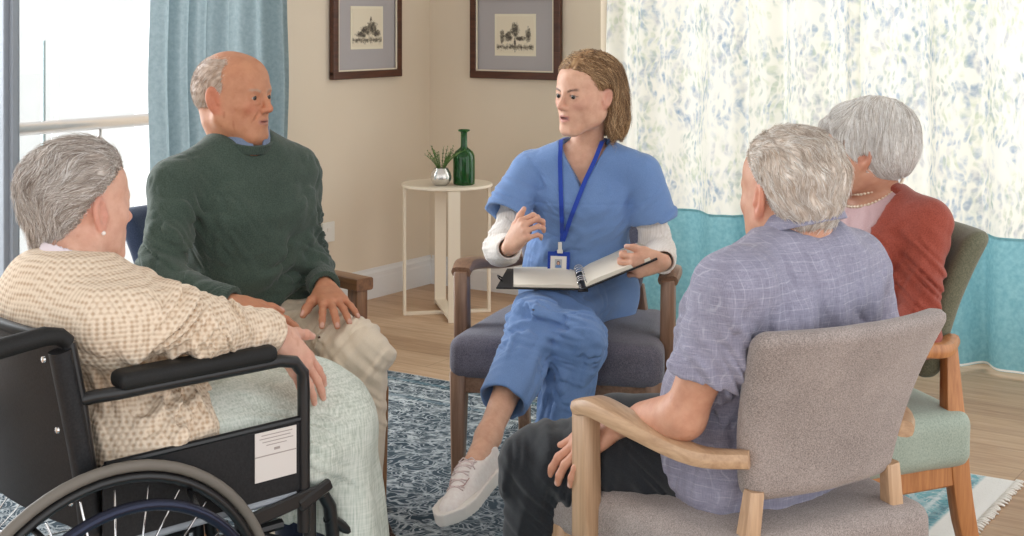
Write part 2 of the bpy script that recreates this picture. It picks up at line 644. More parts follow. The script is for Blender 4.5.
def eyes(head, parent, mats, gaze=(0, 1, 0), origin=(0, 0, 0)):
    """two eyeballs; the iris faces the gaze direction given in the head frame"""
    g = nrm(gaze)
    for sd in (-1, 1):
        U, V_ = 24, 16
        vs, cs = [], []
        G = frame(head.M @ g, head.M[:, 2])
        for j in range(V_ + 1):
            ph = PI * j / V_
            for i in range(U):
                a = 2 * PI * i / U
                d = np.array([math.sin(ph) * math.cos(a), math.cos(ph), math.sin(ph) * math.sin(a)])
                r = .0124 * head.sc
                vs.append(head.w(sd * .0315, .0770, 0) + G @ d * r - origin)
                cs.append((.01, .008, .008) if ph < .2 else (.05, .04, .03) if ph < .60 else (.46, .40, .37))
        Q = [(j * U + i, j * U + (i + 1) % U, (j + 1) * U + (i + 1) % U, (j + 1) * U + i) for j in range(V_) for i in range(U)]
        me = raw_mesh('eye', vs, Q, {'Col': np.array(cs)})
        link('eye', me, mats['eye'], parent)


# ------------------------------------------------------------------ hand
def rot(v, ax, a):
    v = np.asarray(v, float); ax = nrm(ax)
    return v * math.cos(a) + np.cross(ax, v) * math.sin(a) + ax * (ax @ v) * (1 - math.cos(a))


def hand(w, d, n, side, curl=(.3, .3, .3, .35), spread=.12, thumb=(.5, .3), sc=1.0, thin=1.0, c2=None):
    """w wrist; d direction of the fingers; n out of the back of the hand; side +1/-1: thumb at +/- cross(d, n);
    curl: bend of each finger per joint (index..little); thumb: (angle away from the palm edge, bend)"""
    w = np.asarray(w, float); d = nrm(d); n = nrm(np.asarray(n, float) - d * (np.asarray(n, float) @ d)); t = side * np.cross(d, n)
    S = sc; fs = []; info = []
    L = [(.040, .024, .019), (.044, .028, .020), (.041, .026, .019), (.032, .020, .017)]
    off = [.028, .010, -.009, -.027]; kn = [.088, .092, .087, .079]; rad = [.0088, .0090, .0084, .0074]
    palm = []
    for i in range(4):
        k = w + S * (d * kn[i] + t * off[i] - n * abs(off[i]) * .12)
        palm.append(erc(w + S * (d * .012 + t * off[i] * .55), k, .014 * S * thin, .0115 * S * thin, n, .95))
        sp = spread * (1.3, .35, -.45, -1.35)[i]
        dd = nrm(d * math.cos(sp) + t * math.sin(sp)); ax = np.cross(dd, n)   # turning about ax takes dd toward -n
        p = k; pts = [p]; a = 0
        cu = curl[i] if not isinstance(curl[i], (tuple, list)) else None
        for jn in range(3):
            a += cu * (1, 1.15, .8)[jn] if cu is not None else curl[i][jn]
            v = rot(dd, ax, -a); 
            p = p + v * L[i][jn] * S; pts.append(p)
        r = rad[i] * S * thin
        fs.append(chain(pts, [r * 1.08, r, r * .93, r * .80], .004 * S))
        info.append((pts[-1], v, -rot(-n, ax, -a)))
    th0 = w + S * (d * .022 + t * .022 - n * .004)
    ta, tb = thumb
    v1 = nrm(d * math.cos(ta) + t * math.sin(ta) - n * .25)
    p1 = th0 + v1 * .036 * S; v2 = nrm(v1 * math.cos(tb * .5) + d * math.sin(tb * .5)); p2 = p1 + v2 * .031 * S
    v3 = nrm(v2 * math.cos(tb) + d * math.sin(tb) - n * .15 * tb); p3 = p2 + v3 * .024 * S
    th = chain([th0, p1, p2, p3], [.0150 * S * thin, .0118 * S * thin, .0102 * S * thin, .0085 * S * thin], .010 * S)
    pf = su(.012 * S, *palm)
    pad = ell(w + S * (d * .045 + t * .004 - n * .006), np.array((.032, .042, .013)) * S, np.stack([t, d, n], 1))
    pf = su(.012 * S, pf, pad)
    out = su(.008 * S, pf, th)
    fing = su(.0012 * S, *fs)
    tips = [(a + v * .001 * S + m * rad[i] * .5 * S, v, m, rad[i] * S) for i, (a, v, m) in enumerate(info)]
    nn = nrm(n + .6 * t)
    tips.append((p3 + nn * .005 * S, v3, nn, .009 * S))
    kk = w + d * .09 * S
    def f(p):
        q = p - kk.astype(f32); far = np.sqrt((q * q).sum(1)) - .16 * S
        o = far + .02
        m = far < .04
        if m.any():
            pm = p[m]; o[m] = smin(out(pm), fing(pm), .006 * S)
        return o
    return f, tips


def nail_paint(p, c, tips, col):
    for ctr, v, m, r in tips:
        q = p - ctr.astype(f32)
        u = np.cross(v, m)
        e = (q @ v.astype(f32) / (r * .95)) ** 2 + (q @ u.astype(f32) / (r * .68)) ** 2
        k = sst(1.2, .8, e) * sst(-r * .4, r * .1, q @ m.astype(f32)) * sst(r * 2.2, r * 1.6, np.sqrt((q * q).sum(1)))
        c[:] = c * (1 - .55 * k[:, None]) + np.array(col, f32) * .55 * k[:, None]


# ------------------------------------------------------------------ hair
def hair_shell(head, thick, res=.004, groove=0.0, flow=None):
    """thick(q) in head units gives the depth of hair over the scalp, negative where bare"""
    def loc(q): return head.cranium(q) - thick(q)
    def f(p):
        q = head.loc(p); return loc(q) * head.sc
    return f


def ray_hit(f, px, py, d0=1.5, d1=6.0, off=0.0):
    """first point of the shape seen along a line of sight"""
    t = d0
    for _ in range(200):
        p = PX(px, py, t); v = float(f(p[None].astype(f32))[0]) - off
        if v < .0004: break
        t += max(v * .6, .0006)
        if t > d1: break
    return p


def strands(shell, V, head, n, length, dirf, lift=(.0, .002), steps=9, r=.0006, clump=.25, seed=1, keep=None, lenvar=.35, stray=.15):
    """hair strands combed over the shell; V candidate roots (room coordinates)"""
    rng = np.random.default_rng(seed)
    q = head.loc(V.astype(f32))
    if keep is not None: V = V[keep(q)]
    V = V[rng.integers(0, len(V), n)] + rng.normal(0, .0015, (n, 3))
    p = V.astype(f32); P = [p.copy()]
    ln = length * (1 + rng.uniform(-lenvar, lenvar * .6, n)) * head.sc
    if callable(dirf): pass
    key = (V * 70).astype(f32); ck = vnoise(key, seed)[:, None]; ck2 = vnoise(key * 2.1, seed + 5)[:, None]
    lf = lift[0] + (lift[1] - lift[0]) * rng.random(n) ** 2
    rnd = rng.normal(0, stray, (n, 3))
    for k in range(steps):
        q = head.loc(p)
        d = dirf(q) @ head.M.T
        g = grad(shell, p)
        side = np.cross(g, d)
        d = d + side * (ck * clump + ck2 * clump * .6) + rnd * .3
        d = d - g * (d * g).sum(1)[:, None]
        d /= (np.linalg.norm(d, axis=1) + 1e-6)[:, None]
        p = (p + d * (ln / steps)[:, None]).astype(f32)
        s = shell(p); tgt = lf * (k + 1) / steps * 1.6 + .0004
        p = (p - g * np.clip(s - tgt, -.006, .004)[:, None]).astype(f32)
        P.append(p.copy())
    P = np.stack(P, 1).astype(float)
    t = np.linspace(0, 1, steps + 1)
    rad = r * (1.15 - .95 * t ** 2)[None, :] * rng.uniform(.7, 1.3, n)[:, None]
    VV, Q = tubes(P, rad, 3)
    tone = np.repeat(rng.random(n) * .7 + .3 * (ck[:, 0] + 1) / 2, (steps + 1) * 3)
    along = np.tile(np.repeat(t, 3), n)
    return VV, Q, np.stack([tone, along, np.zeros_like(tone)], 1)


def hair_obj(name, shell, lo, hi, mat, parent, origin, head, layers, res=.003, keep=None):
    """one hair mesh: the combed mass and the strands on it"""
    V, Q = mesh_sdf(shell, lo, hi, res)
    q = head.loc(V.astype(f32))
    A = [V]; B = [Q]; C = [np.stack([.35 + .3 * vnoise((V * 90).astype(f32), 3), np.full(len(V), .3), np.ones(len(V))], 1)]
    off = len(V)
    if keep is not None:
        pass
    for ly in layers:
        a, b, c = strands(shell, V, head, **ly)
        A.append(a); B.append(b + off); C.append(c); off += len(a)
    V = np.concatenate(A); Q = np.concatenate(B); C = np.concatenate(C)
    me = raw_mesh(name, V - np.asarray(origin, float), Q, {'Col': C})
    return link(name, me, mat, parent)


def hair_mat(name, dark, mid, light, rough=.45):
    t = NT(name)
    at = t.n('ShaderNodeAttribute', attribute_name='Col')
    sp = t.n('ShaderNodeSeparateColor'); t.l(at.outputs['Color'], sp.inputs[0])
    t.base(t.ramp(sp.outputs[0], [(.12, dark), (.5, mid), (.85, light)]))
    t.set(Roughness=rough); t.b.inputs['Specular IOR Level'].default_value = .4
    return t.m


def skin_mat(name, sss=.12, rough=.5, mottled=.12, scale=40):
    t = NT(name)
    at = t.n('ShaderNodeAttribute', attribute_name='Col')
    v = t.coord(); n1 = t.noise(v, scale, 4, .6); n2 = t.noise(v, 420, 2, .6)
    m = t.math('ADD', t.math('MULTIPLY', n1, .88), t.math('MULTIPLY', n2, .12))
    dark = t.mix(1.0, at.outputs['Color'], (1 - mottled * 1.6, 1 - mottled * 2.6, 1 - mottled * 2.8, 1), 'MULTIPLY')
    k = t.ramp(m, [(.38, (0, 0, 0, 1)), (.62, (1, 1, 1, 1))])
    t.base(t.mix(k, dark, at.outputs['Color']))
    t.set(Roughness=rough, Subsurface_Weight=sss, Subsurface_Scale=.01)
    t.b.inputs['Subsurface Radius'].default_value = (1, .35, .2)
    t.b.inputs['Specular IOR Level'].default_value = .35
    t.bump(n2, .07, .0005); return t.m


def eye_mat():
    t = NT('eyeball'); at = t.n('ShaderNodeAttribute', attribute_name='Col')
    t.base(at.outputs['Color']); t.set(Roughness=.08); return t.m
# ================================================================== materials of the place
M = {}
M['oak'] = wood('oak', srgb(158, 122, 92), srgb(206, 172, 138), 2)
M['oak_h'] = wood('oak_along', srgb(158, 122, 92), srgb(206, 172, 138), 1)
M['walnut'] = wood('grey_brown_wood', srgb(112, 82, 62), srgb(164, 128, 104), 2)
M['walnut_h'] = wood('grey_brown_wood_along', srgb(112, 82, 62), srgb(164, 128, 104), 1)
M['darkoak'] = wood('brown_oak', srgb(104, 70, 42), srgb(160, 112, 70), 2)
M['darkoak_h'] = wood('brown_oak_along', srgb(104, 70, 42), srgb(160, 112, 70), 1)
M['redoak'] = wood('warm_beech', srgb(150, 92, 50), srgb(200, 140, 88), 2)
M['grey_wool'] = fabric('taupe_wool', srgb(112, 102, 98), srgb(178, 166, 160), 420, bump=.35, blot=9)
M['slate_wool'] = fabric('slate_wool', srgb(74, 72, 82), srgb(132, 128, 140), 420, bump=.35, blot=9)
M['navy_wool'] = fabric('navy_wool', srgb(44, 56, 80), srgb(74, 88, 116), 420, bump=.3)
M['green_uph'] = fabric('sage_upholstery', srgb(86, 87, 70), srgb(122, 122, 100), 300, .7, .15)
M['green_seat'] = fabric('pale_sage_upholstery', srgb(134, 148, 136), srgb(170, 182, 168), 300, .6, .15)
M['black_frame'] = plain('black_enamel', (.012, .012, .013, 1), .28)
M['black_vinyl'] = fabric('black_vinyl', (.010, .010, .011, 1), (.022, .022, .024, 1), 260, .45, .2, sheen=0)
M['black_pad'] = fabric('black_foam_pad', (.010, .010, .010, 1), (.02, .02, .02, 1), 500, .55, .2, sheen=0)
M['rubber'] = plain('grey_rubber', srgb(112, 106, 98), .6)
M['chrome'] = plain('chrome', (.75, .75, .76, 1), .18, 1.0)
M['white_paint'] = plain('white_gloss_paint', srgb(226, 224, 222), .35)
M['cream_metal'] = plain('cream_lacquer', srgb(236, 222, 200), .4)
M['dark_frame'] = wood('dark_walnut', srgb(56, 30, 20), srgb(98, 58, 40), 0, .35)
M['plastic_w'] = plain('white_plastic', srgb(232, 228, 220), .35)


def wall_mat(name, c1, c2):
    t = NT(name); v = t.coord(); n = t.noise(v, 1.3, 3); n2 = t.noise(v, 260, 2)
    t.base(t.ramp(n, [(.3, c1), (.7, c2)])); t.set(Roughness=.85); t.bump(n2, .08, .001); return t.m


M['wall'] = wall_mat('cream_wall_paint', srgb(222, 206, 184), srgb(228, 213, 192))


def floor_mat():
    t = NT('oak_planks')
    v = t.coord((1, 1, 1), rot=(0, 0, 0))
    br = t.n('ShaderNodeTexBrick', offset=.37, squash=1.0)
    br.inputs['Scale'].default_value = 1.0; br.inputs['Brick Width'].default_value = 1.6; br.inputs['Row Height'].default_value = .17
    br.inputs['Mortar Size'].default_value = .0018; br.inputs['Mortar Smooth'].default_value = .3; br.inputs['Bias'].default_value = 0
    br.inputs['Color1'].default_value = (0, 0, 0, 1); br.inputs['Color2'].default_value = (1, 1, 1, 1); br.inputs['Mortar'].default_value = (.5, .5, .5, 1)
    t.l(v, br.inputs['Vector'])
    n1 = t.noise(t.coord((1.4, 17, 1)), 2.0, 6, .62, .9); n2 = t.noise(t.coord((9, 130, 1)), 1, 3, .6)
    f = t.math('ADD', t.math('MULTIPLY', n1, .55), t.math('ADD', t.math('MULTIPLY', n2, .25), t.math('MULTIPLY', br.outputs['Color'], .16)))
    c = t.ramp(f, [(.30, srgb(158, 122, 92)), (.5, srgb(188, 154, 122)), (.72, srgb(212, 184, 154))])
    c = t.mix(t.math('MULTIPLY', br.outputs['Fac'], .55), c, srgb(120, 92, 68))
    t.base(c); t.set(Roughness=.42); t.b.inputs['Specular IOR Level'].default_value = .4
    t.bump(t.math('SUBTRACT', n2, br.outputs['Fac']), .08, .001); return t.m


M['floor'] = floor_mat()

RW, RD, RH = 5.2, 6.6, 2.75            # room along the back wall, toward the camera, height


def structure(o, **k): o['kind'] = 'structure'; return o


# floor, running on a little under the walls
structure(MB().box((RW / 2 - .1, -RD / 2 + .1, -.05), (RW / 2 + .1, RD / 2 + .1, .05)).build('floor', M['floor']))
structure(MB().box((RW / 2 - .1, -RD / 2 + .1, RH + .05), (RW / 2 + .1, RD / 2 + .1, .05)).build('ceiling', M['white_paint']))
# openings: balcony door in the left wall, window behind the sheer curtain
BD0, BD1 = 1.22, 4.75
WX0, WX1 = .98, 4.6
m = MB()
m.box((-.1, -BD0 / 2 + .05, RH / 2), (.1, BD0 / 2 + .05, RH / 2)); m.box((-.1, -(BD0 + BD1) / 2, (RH + 2.45) / 2), (.1, (BD1 - BD0) / 2, (RH - 2.45) / 2))
m.box((-.1, -(BD1 + RD) / 2, RH / 2), (.1, (RD - BD1) / 2, RH / 2))
structure(m.build('wall_left', M['wall']))
m = MB()
m.box((WX0 / 2, .1, RH / 2), (WX0 / 2, .1, RH / 2)); m.box(((WX0 + WX1) / 2, .1, (RH + 2.5) / 2), ((WX1 - WX0) / 2, .1, (RH - 2.5) / 2))
m.box(((WX0 + WX1) / 2, .1, .11), ((WX1 - WX0) / 2, .1, .11)); m.box(((WX1 + RW) / 2, .1, RH / 2), ((RW - WX1) / 2, .1, RH / 2))
structure(m.build('wall_back', M['wall']))


def baseboard(name, a, b, nx):
    """stepped profile run along a->b, standing off the wall toward nx"""
    prof = [(0, 0), (.016, 0), (.016, .092), (.013, .100), (.013, .118), (.007, .128), (.005, .140), (0, .140)]
    a = np.array(a, float); b = np.array(b, float); nx = np.array(nx, float)
    V = [p + nx * u + np.array([0, 0, z]) for p in (a, b) for u, z in prof]
    n = len(prof)
    Fc = [(i, (i + 1) % n, n + (i + 1) % n, n + i) for i in range(n)] + [tuple(range(n))[::-1], tuple(range(n, 2 * n))]
    structure(MB().add(V, Fc).build(name, M['white_paint']))


baseboard('baseboard_left', (0, -BD0, 0), (0, 0, 0), (1, 0, 0))
baseboard('baseboard_back', (0.016, 0, 0), (WX1, 0, 0), (0, -1, 0))

# window behind the sheers: frame, mullions, glass
t = NT('clear_glass'); tb_ = t.n('ShaderNodeBsdfTransparent'); gl_ = t.n('ShaderNodeBsdfGlossy'); gl_.inputs['Roughness'].default_value = .02; mx_ = t.n('ShaderNodeMixShader'); mx_.inputs[0].default_value = .05
t.l(tb_.outputs[0], mx_.inputs[1]); t.l(gl_.outputs[0], mx_.inputs[2]); t.l(mx_.outputs[0], t.out.inputs[0]); M['glass'] = t.m
M['pvc'] = plain('white_window_frame', srgb(214, 218, 224), .4)
M['alu'] = plain('grey_aluminium', srgb(150, 156, 164), .4, .0)
m = MB()
for x in (WX0 + .03, (WX0 + WX1) / 2, WX1 - .03): m.box((x, .1, 1.36), (.03, .03, 1.14), bev=.004)
for z in (.25, 2.47): m.box(((WX0 + WX1) / 2, .1, z), ((WX1 - WX0) / 2, .03, .03), bev=.004)
w = structure(m.build('window_1', M['pvc']))
structure(MB().box(((WX0 + WX1) / 2, .1, 1.36), ((WX1 - WX0) / 2 - .03, .004, 1.10)).build('window_pane', M['glass'], w))

# balcony door: outer frame, one upright in view, threshold
def bpx(px): return b_on_plane(px, -.08)
m = MB()
U1 = (bpx(2) + bpx(19)) / 2
m.box((-.10, -BD0 - .035, 1.22), (.035, .035, 1.22), bev=.004)
m.box((-.10, -BD1 + .035, 1.22), (.035, .035, 1.22), bev=.004)
m.box((-.10, -(BD0 + BD1) / 2, 2.41), (.035, (BD1 - BD0) / 2, .035), bev=.004)
w = structure(m.build('door_1', M['alu']))
structure(MB().box((-.10, -U1, 1.22), (.028, .034, 1.20), bev=.005).box((-.065, -U1, 1.22), (.012, .012, 1.20), bev=.003).build('door_stile', M['alu'], w))
structure(MB().box((-.09, -(BD0 + BD1) / 2, .022), (.06, (BD1 - BD0) / 2, .022), bev=.006).build('door_sill', M['alu'], w))
structure(MB().box((-.11, -(BD0 + BD1) / 2, 1.22), (.004, (BD1 - BD0) / 2 - .05, 1.17)).build('door_pane', M['glass'], w))

# ------------------------------------------------------------------ balcony
M['concrete'] = wall_mat('pale_balcony_floor', srgb(205, 208, 210), srgb(222, 224, 226))
structure(MB().box((-.80, -3.4, -.12), (.60, 3.2, .1)).build('balcony_slab', M['concrete']))
M['steel'] = plain('brushed_steel', srgb(176, 168, 162), .3, .85)
M['glass_edge'] = plain('tinted_glass_edge', srgb(168, 188, 190), .4)
ba = -.62                              # railing stands this far outside the wall
rb = b_on_plane(76, ba)
rp = R(CORN[0] + CT * ba - ST * rb, CORN[1] - ST * ba - CT * rb)
dd = CORN[1] - ST * ba - CT * rb
rz_ = CAM_H - (125 - YH) / FPX * dd
rail = empty('balcony_railing', (ba, -3.0, 0)); tag(rail, 'brushed steel handrail over glass balustrade outside the balcony door', 'railing')
MB().tube([(0, 2.9, rz_), (0, -3.0, rz_)], .027, 16).build('handrail', M['steel'], rail, 40)
g = MB(); 
for (y0, y1) in ((1.30, 2.85), (-.62, 1.27)): g.box((-.07, (y0 + y1) / 2, rz_ - .30), (.006, (y1 - y0) / 2, .52), bev=.001)
g.build('glass_panel', M['glass'], rail)
for px in (9, 100):
    y = -b_on_plane(px, ba) + 3.0
    b = MB(); b.tube([(0, y, rz_ - .02), (0, y, rz_ - .05), (-.02, y, rz_ - .075), (-.065, y, rz_ - .075)], .008, 10); b.lathe([(.022, -.004), (.022, .004)], 16, (-.062, y, rz_ - .075), np.array([[0, 0, 1], [0, 1, 0], [-1, 0, 0.]]))
    b.build('bracket', M['steel'], rail, 40)
for px in (44, 18):
    y = -b_on_plane(px, ba - .07) + 3.0
    MB().box((-.075, y, rz_ - .24), (.009, .006, .60), bev=.002).build('glass_joint', M['glass_edge'], rail)
# hazy building across the way
M['haze_wall'] = wall_mat('pale_render', srgb(206, 207, 204), srgb(212, 213, 211))
M['haze_band'] = plain('pale_grey_band', srgb(196, 196, 191), .8)
hb = empty('building', (-9, -2.0, -6)); tag(hb, 'pale hazy building far outside the balcony door', 'building')
MB().box((-1, -1, 4.5), (1, 9, 6.5)).build('wall', M['haze_wall'], hb)
MB().box((.03, -1.5, 7.02), (.06, 4.0, .05)).build('ledge', M['haze_band'], hb)
MB().box((.03, 1.5, 7.6), (.06, 1.6, .04)).build('ledge', M['haze_band'], hb)
MB().box((.02, 2.6, 6.4), (.03, .06, .7)).build('downpipe', M['haze_band'], hb)

# ------------------------------------------------------------------ curtains
def curtain_mat(name, kind):
    t = NT(name)
    v = t.coord()
    weave = t.noise(t.coord((500, 500, 500)), 1, 1)
    if kind == 'floral':
        col = srgb(244, 242, 232)
        cols = [(srgb(132, 160, 190), .9, .0, 19), (srgb(158, 176, 168), -.7, 3.1, 23), (srgb(176, 180, 190), .25, 7.7, 15), (srgb(118, 150, 182), -1.2, 11.3, 17), (srgb(196, 206, 180), .5, 15.3, 21)]
        c = col
        wp = t.n('ShaderNodeVectorMath', operation='ADD')
        nz = t.n('ShaderNodeTexNoise'); nz.inputs['Scale'].default_value = 9; t.l(v, nz.inputs['Vector'])
        sc_ = t.n('ShaderNodeVectorMath', operation='SCALE'); t.l(nz.outputs['Color'], sc_.inputs[0]); sc_.inputs['Scale'].default_value = .07
        t.l(v, wp.inputs[0]); t.l(sc_.outputs[0], wp.inputs[1])
        for cc, an, of, s in cols:
            mp = t.n('ShaderNodeMapping'); mp.inputs['Rotation'].default_value = (0, an, 0); mp.inputs['Location'].default_value = (of, 0, of)
            mp.inputs['Scale'].default_value = (s * 3.2, 0.01, s * 1.05); t.l(wp.outputs[0], mp.inputs[0])
            vo = t.n('ShaderNodeTexVoronoi', voronoi_dimensions='3D'); vo.inputs['Scale'].default_value = 1; t.l(mp.outputs[0], vo.inputs['Vector'])
            leaf = t.ramp(vo.outputs['Distance'], [(.28, (1, 1, 1, 1)), (.52, (0, 0, 0, 1))])
            nn = t.noise(t.coord((3.3, .01, 2.4), loc=(of, 0, of)), 1.5, 2)
            msk = t.ramp(nn, [(.48, (0, 0, 0, 1)), (.56, (1, 1, 1, 1))])
            ab = t.ramp(t.noise(t.coord((30, .01, 30)), 1.4, 2), [(.35, (.25, .25, .25, 1)), (.65, (1, 1, 1, 1))])
            fac = t.math('MULTIPLY', t.math('MULTIPLY', leaf, msk), t.math('MULTIPLY', ab, .68))
            c = t.mix(fac, c, cc)
        tr = .45
    elif kind == 'teal':
        n = t.noise(t.coord((60, 60, 60)), 1, 3)
        c = t.ramp(n, [(.3, srgb(124, 178, 190)), (.7, srgb(148, 198, 206))]); tr = .36
    else:
        n = t.noise(t.coord((60, 60, 60)), 1, 3)
        c = t.ramp(n, [(.3, srgb(146, 162, 166)), (.7, srgb(162, 177, 181))]); tr = .26
    t.base(c); t.set(Roughness=.9); t.b.inputs['Specular IOR Level'].default_value = .1
    ts = t.n('ShaderNodeBsdfTranslucent'); ms = t.n('ShaderNodeMixShader')
    if isinstance(c, tuple): ts.inputs[0].default_value = c
    else: t.l(c, ts.inputs[0])
    ms.inputs[0].default_value = tr
    t.l(t.b.outputs[0], ms.inputs[1]); t.l(ts.outputs[0], ms.inputs[2]); t.l(ms.outputs[0], t.out.inputs[0])
    t.bump(weave, .1, .001)
    return t.m


M['floral'] = curtain_mat('floral_sheer', 'floral'); M['teal'] = curtain_mat('teal_band', 'teal'); M['bluecur'] = curtain_mat('grey_blue_cloth', 'blue')
M['hem'] = plain('white_hem', srgb(246, 246, 240), .8)


def pleat(u, per, amp, seed):
    """stack of sines giving uneven folds; u metres along the rail"""
    r = random.Random(seed); ph = [r.uniform(0, 6.28) for _ in range(5)]
    x = u + .05 * math.sin(u * 5.1 + ph[0]) + .03 * math.sin(u * 11.7 + ph[1])
    y = amp * (math.sin(2 * PI * x / per + ph[2]) + .35 * math.sin(4.3 * PI * x / per + ph[3]) + .3 * math.sin(1.1 * PI * x / per + ph[4]))
    return y


def curtain(name, axis, c0, u0, u1, z0, z1, zs, per, amp, mats, seed, dens=110, label='', parts=('panel', 'lower_band')):
    """axis 'x': hangs along the back wall at y=-c0; 'y': along the left wall at x=c0"""
    ln = u1 - u0; nu = int(ln * dens)
    base = (0.5 * (u0 + u1), -c0, 0) if axis == 'x' else (c0, -.5 * (u0 + u1), 0)
    root = empty(name, base); tag(root, label, 'curtain')
    def pt(i, z):
        u = u0 + ln * i
        k = .75 + .25 * (1 - (z / z1))
        y = pleat(u, per, amp * k, seed) + .006 * math.sin(9 * z + 4 * u)
        if axis == 'x': return np.array([u - base[0], -y, z])
        return np.array([y, -u - base[1], z])
    if zs:
        MB().grid(lambda i, j: pt(i, zs + (z1 - zs) * j), nu, 24).build(parts[0], mats[0], root, 0)
        MB().grid(lambda i, j: pt(i, z0 + (zs - z0) * j), nu, 12).build(parts[1], mats[1], root, 0)
        MB().grid(lambda i, j: pt(i, z0 + .002 + .008 * j) + (np.array([0, -.003, 0]) if axis == 'x' else 0), nu, 1).build('hem', M['hem'], root, 0)
        MB().grid(lambda i, j: pt(i, zs - .004 + .010 * j) + (np.array([0, -.003, 0]) if axis == 'x' else 0), nu, 1).build('seam', M['teal'], root, 0)
    else:
        MB().grid(lambda i, j: pt(i, z0 + (z1 - z0) * j), nu, 30).build(parts[0], mats[0], root, 0)
    return root


CO = .30
ax0 = a_on_plane(603, CO + .03)
curtain('curtain', 'x', CO, ax0, 2.32, .018, 2.6, .505, .21, .046, (M['floral'], M['teal']), 3, label='floral sheer curtain with a teal band, hanging behind the woman in blue scrubs')
curtain('curtain', 'x', CO - .02, 2.31, 4.5, .018, 2.6, .505, .24, .052, (M['floral'], M['teal']), 8, label='floral sheer curtain with a teal band, behind the woman in the rust cardigan')
b0 = b_on_plane(287, .12); b1 = b_on_plane(155, .16)
curtain('curtain', 'y', .14, b0, b1, .015, 2.6, None, .145, .036, (M['bluecur'],), 5, dens=170, label='plain grey-blue curtain hanging beside the balcony door', parts=('panel',))
r_ = empty('curtain_rod', ((ax0 + 4.5) / 2, -CO, 2.63)); tag(r_, 'white curtain rail high on the back wall above the floral curtains', 'curtain rail')
MB().tube([(-(4.5 - ax0) / 2 - .05, 0, 0), ((4.5 - ax0) / 2 + .05, 0, 0)], .014, 12).build('pole', M['white_paint'], r_, 40)
for x in (-1.6, 0, 1.6): MB().bar((x, CO, .0), (x, .01, 0), .02, .03).build('bracket', M['white_paint'], r_)

# ------------------------------------------------------------------ pictures
def print_mat(name, seed):
    """small engraving: dark soft trees and ground over cream paper (generic landscape)"""
    t = NT(name)
    tc = t.n('ShaderNodeTexCoord'); sp = t.n('ShaderNodeSeparateXYZ'); t.l(tc.outputs['Generated'], sp.inputs[0])
    x = sp.outputs[0]; z = sp.outputs[2]
    n = t.noise(t.coord((60, 60, 60)), 1, 5, .7); n2 = t.noise(t.coord((170, 170, 170)), 1, 3, .7)
    blobs = [(.5, .62, .13, .24), (.32, .45, .13, .15), (.5, .28, .035, .26), (.86, .5, .08, .22), (.15, .45, .07, .2), (.65, .40, .18, .07)] if seed == 2 else [(.45, .42, .2, .16), (.66, .5, .2, .2), (.3, .32, .24, .1), (.82, .35, .16, .12), (.62, .72, .04, .1)]
    tot = None
    for bx_, bz, rx, rz in blobs:
        e = t.math('ADD', t.math('POWER', t.math('DIVIDE', t.math('SUBTRACT', x, bx_), rx), 2.0), t.math('POWER', t.math('DIVIDE', t.math('SUBTRACT', z, bz), rz), 2.0))
        k = t.math('SUBTRACT', 1.0, e)
        tot = k if tot is None else t.math('MAXIMUM', tot, k)
    g = t.math('SUBTRACT', .75, t.math('MULTIPLY', t.math('ABSOLUTE', t.math('SUBTRACT', z, .17)), 9.0))
    tot = t.math('MAXIMUM', tot, g)
    f = t.math('ADD', t.math('MULTIPLY', t.math('MAXIMUM', tot, -.9), .30), t.math('ADD', t.math('MULTIPLY', n, .85), t.math('MULTIPLY', n2, .55)))
    c = t.ramp(f, [(.70, srgb(226, 214, 190)), (.86, srgb(140, 130, 112)), (1.0, srgb(70, 62, 52))])
    t.base(c); t.set(Roughness=.5); return t.m


M['matboard'] = plain('grey_mount_board', srgb(172, 166, 166), .7)
M['cream_paper'] = plain('cream_paper', srgb(230, 220, 196), .7)


def picture(axis, u0, u1, z0, z1, ph, pv, seed, label):
    """frame in the wall plane; u along the wall, ph/pv the print's half sizes"""
    cu, cz = (u0 + u1) / 2, (z0 + z1) / 2; hu, hz = (u1 - u0) / 2, (z1 - z0) / 2
    root = empty('framed_picture', (cu, -.003, z0) if axis == 'x' else (.003, -cu, z0), 0 if axis == 'x' else PI / 2)
    tag(root, label, 'picture')
    c = hz; w = .036
    m = MB()
    for (p, h) in (((0, -.016, c - hz + w / 2), (hu, .014, w / 2)), ((0, -.016, c + hz - w / 2), (hu, .014, w / 2))): m.box(p, h, bev=.004)
    for s in (-1, 1): m.box((s * (hu - w / 2), -.0155, c), (w / 2, .0135, hz - w * .5), bev=.004)
    m.build('frame', M['dark_frame'], root)
    m = MB()
    for s in (-1, 1):
        m.box((s * (hu - w - .003), -.023, c), (.0035, .003, hz - w), bev=.001); m.box((0, -.023, c + s * (hz - w - .003)), (hu - w, .003, .0035), bev=.001)
    m.build('slip', M['cream_paper'], root)
    MB().box((0, -.010, c), (hu - w, .004, hz - w)).build('mount', M['matboard'], root)
    MB().box((0, -.0155, c), (ph + .012, .0012, pv + .012)).build('print_border', M['cream_paper'], root)
    MB().box((0, -.0175, c), (ph, .0008, pv)).build('print', print_mat('engraving_%d' % seed, seed), root)
    return root


ua, ub = b_on_plane(402, .03), b_on_plane(333.5, .03)
dp = CORN[1] - CT * (ua + ub) / 2
zb = CAM_H - (78 - YH) / FPX * dp
picture('y', ua, ub, zb, zb + .47, .105, .088, 1, 'dark wooden framed engraving on the left wall, nearer the grey-blue curtain')
xa, xb = a_on_plane(471, .02), a_on_plane(561, .02)
dp = CORN[1] - ST * (xa + xb) / 2
zb = CAM_H - (79 - YH) / FPX * dp
picture('x', xa, xb, zb, zb + .42, .105, .088, 2, 'dark wooden framed engraving of trees on the back wall beside the floral curtain')

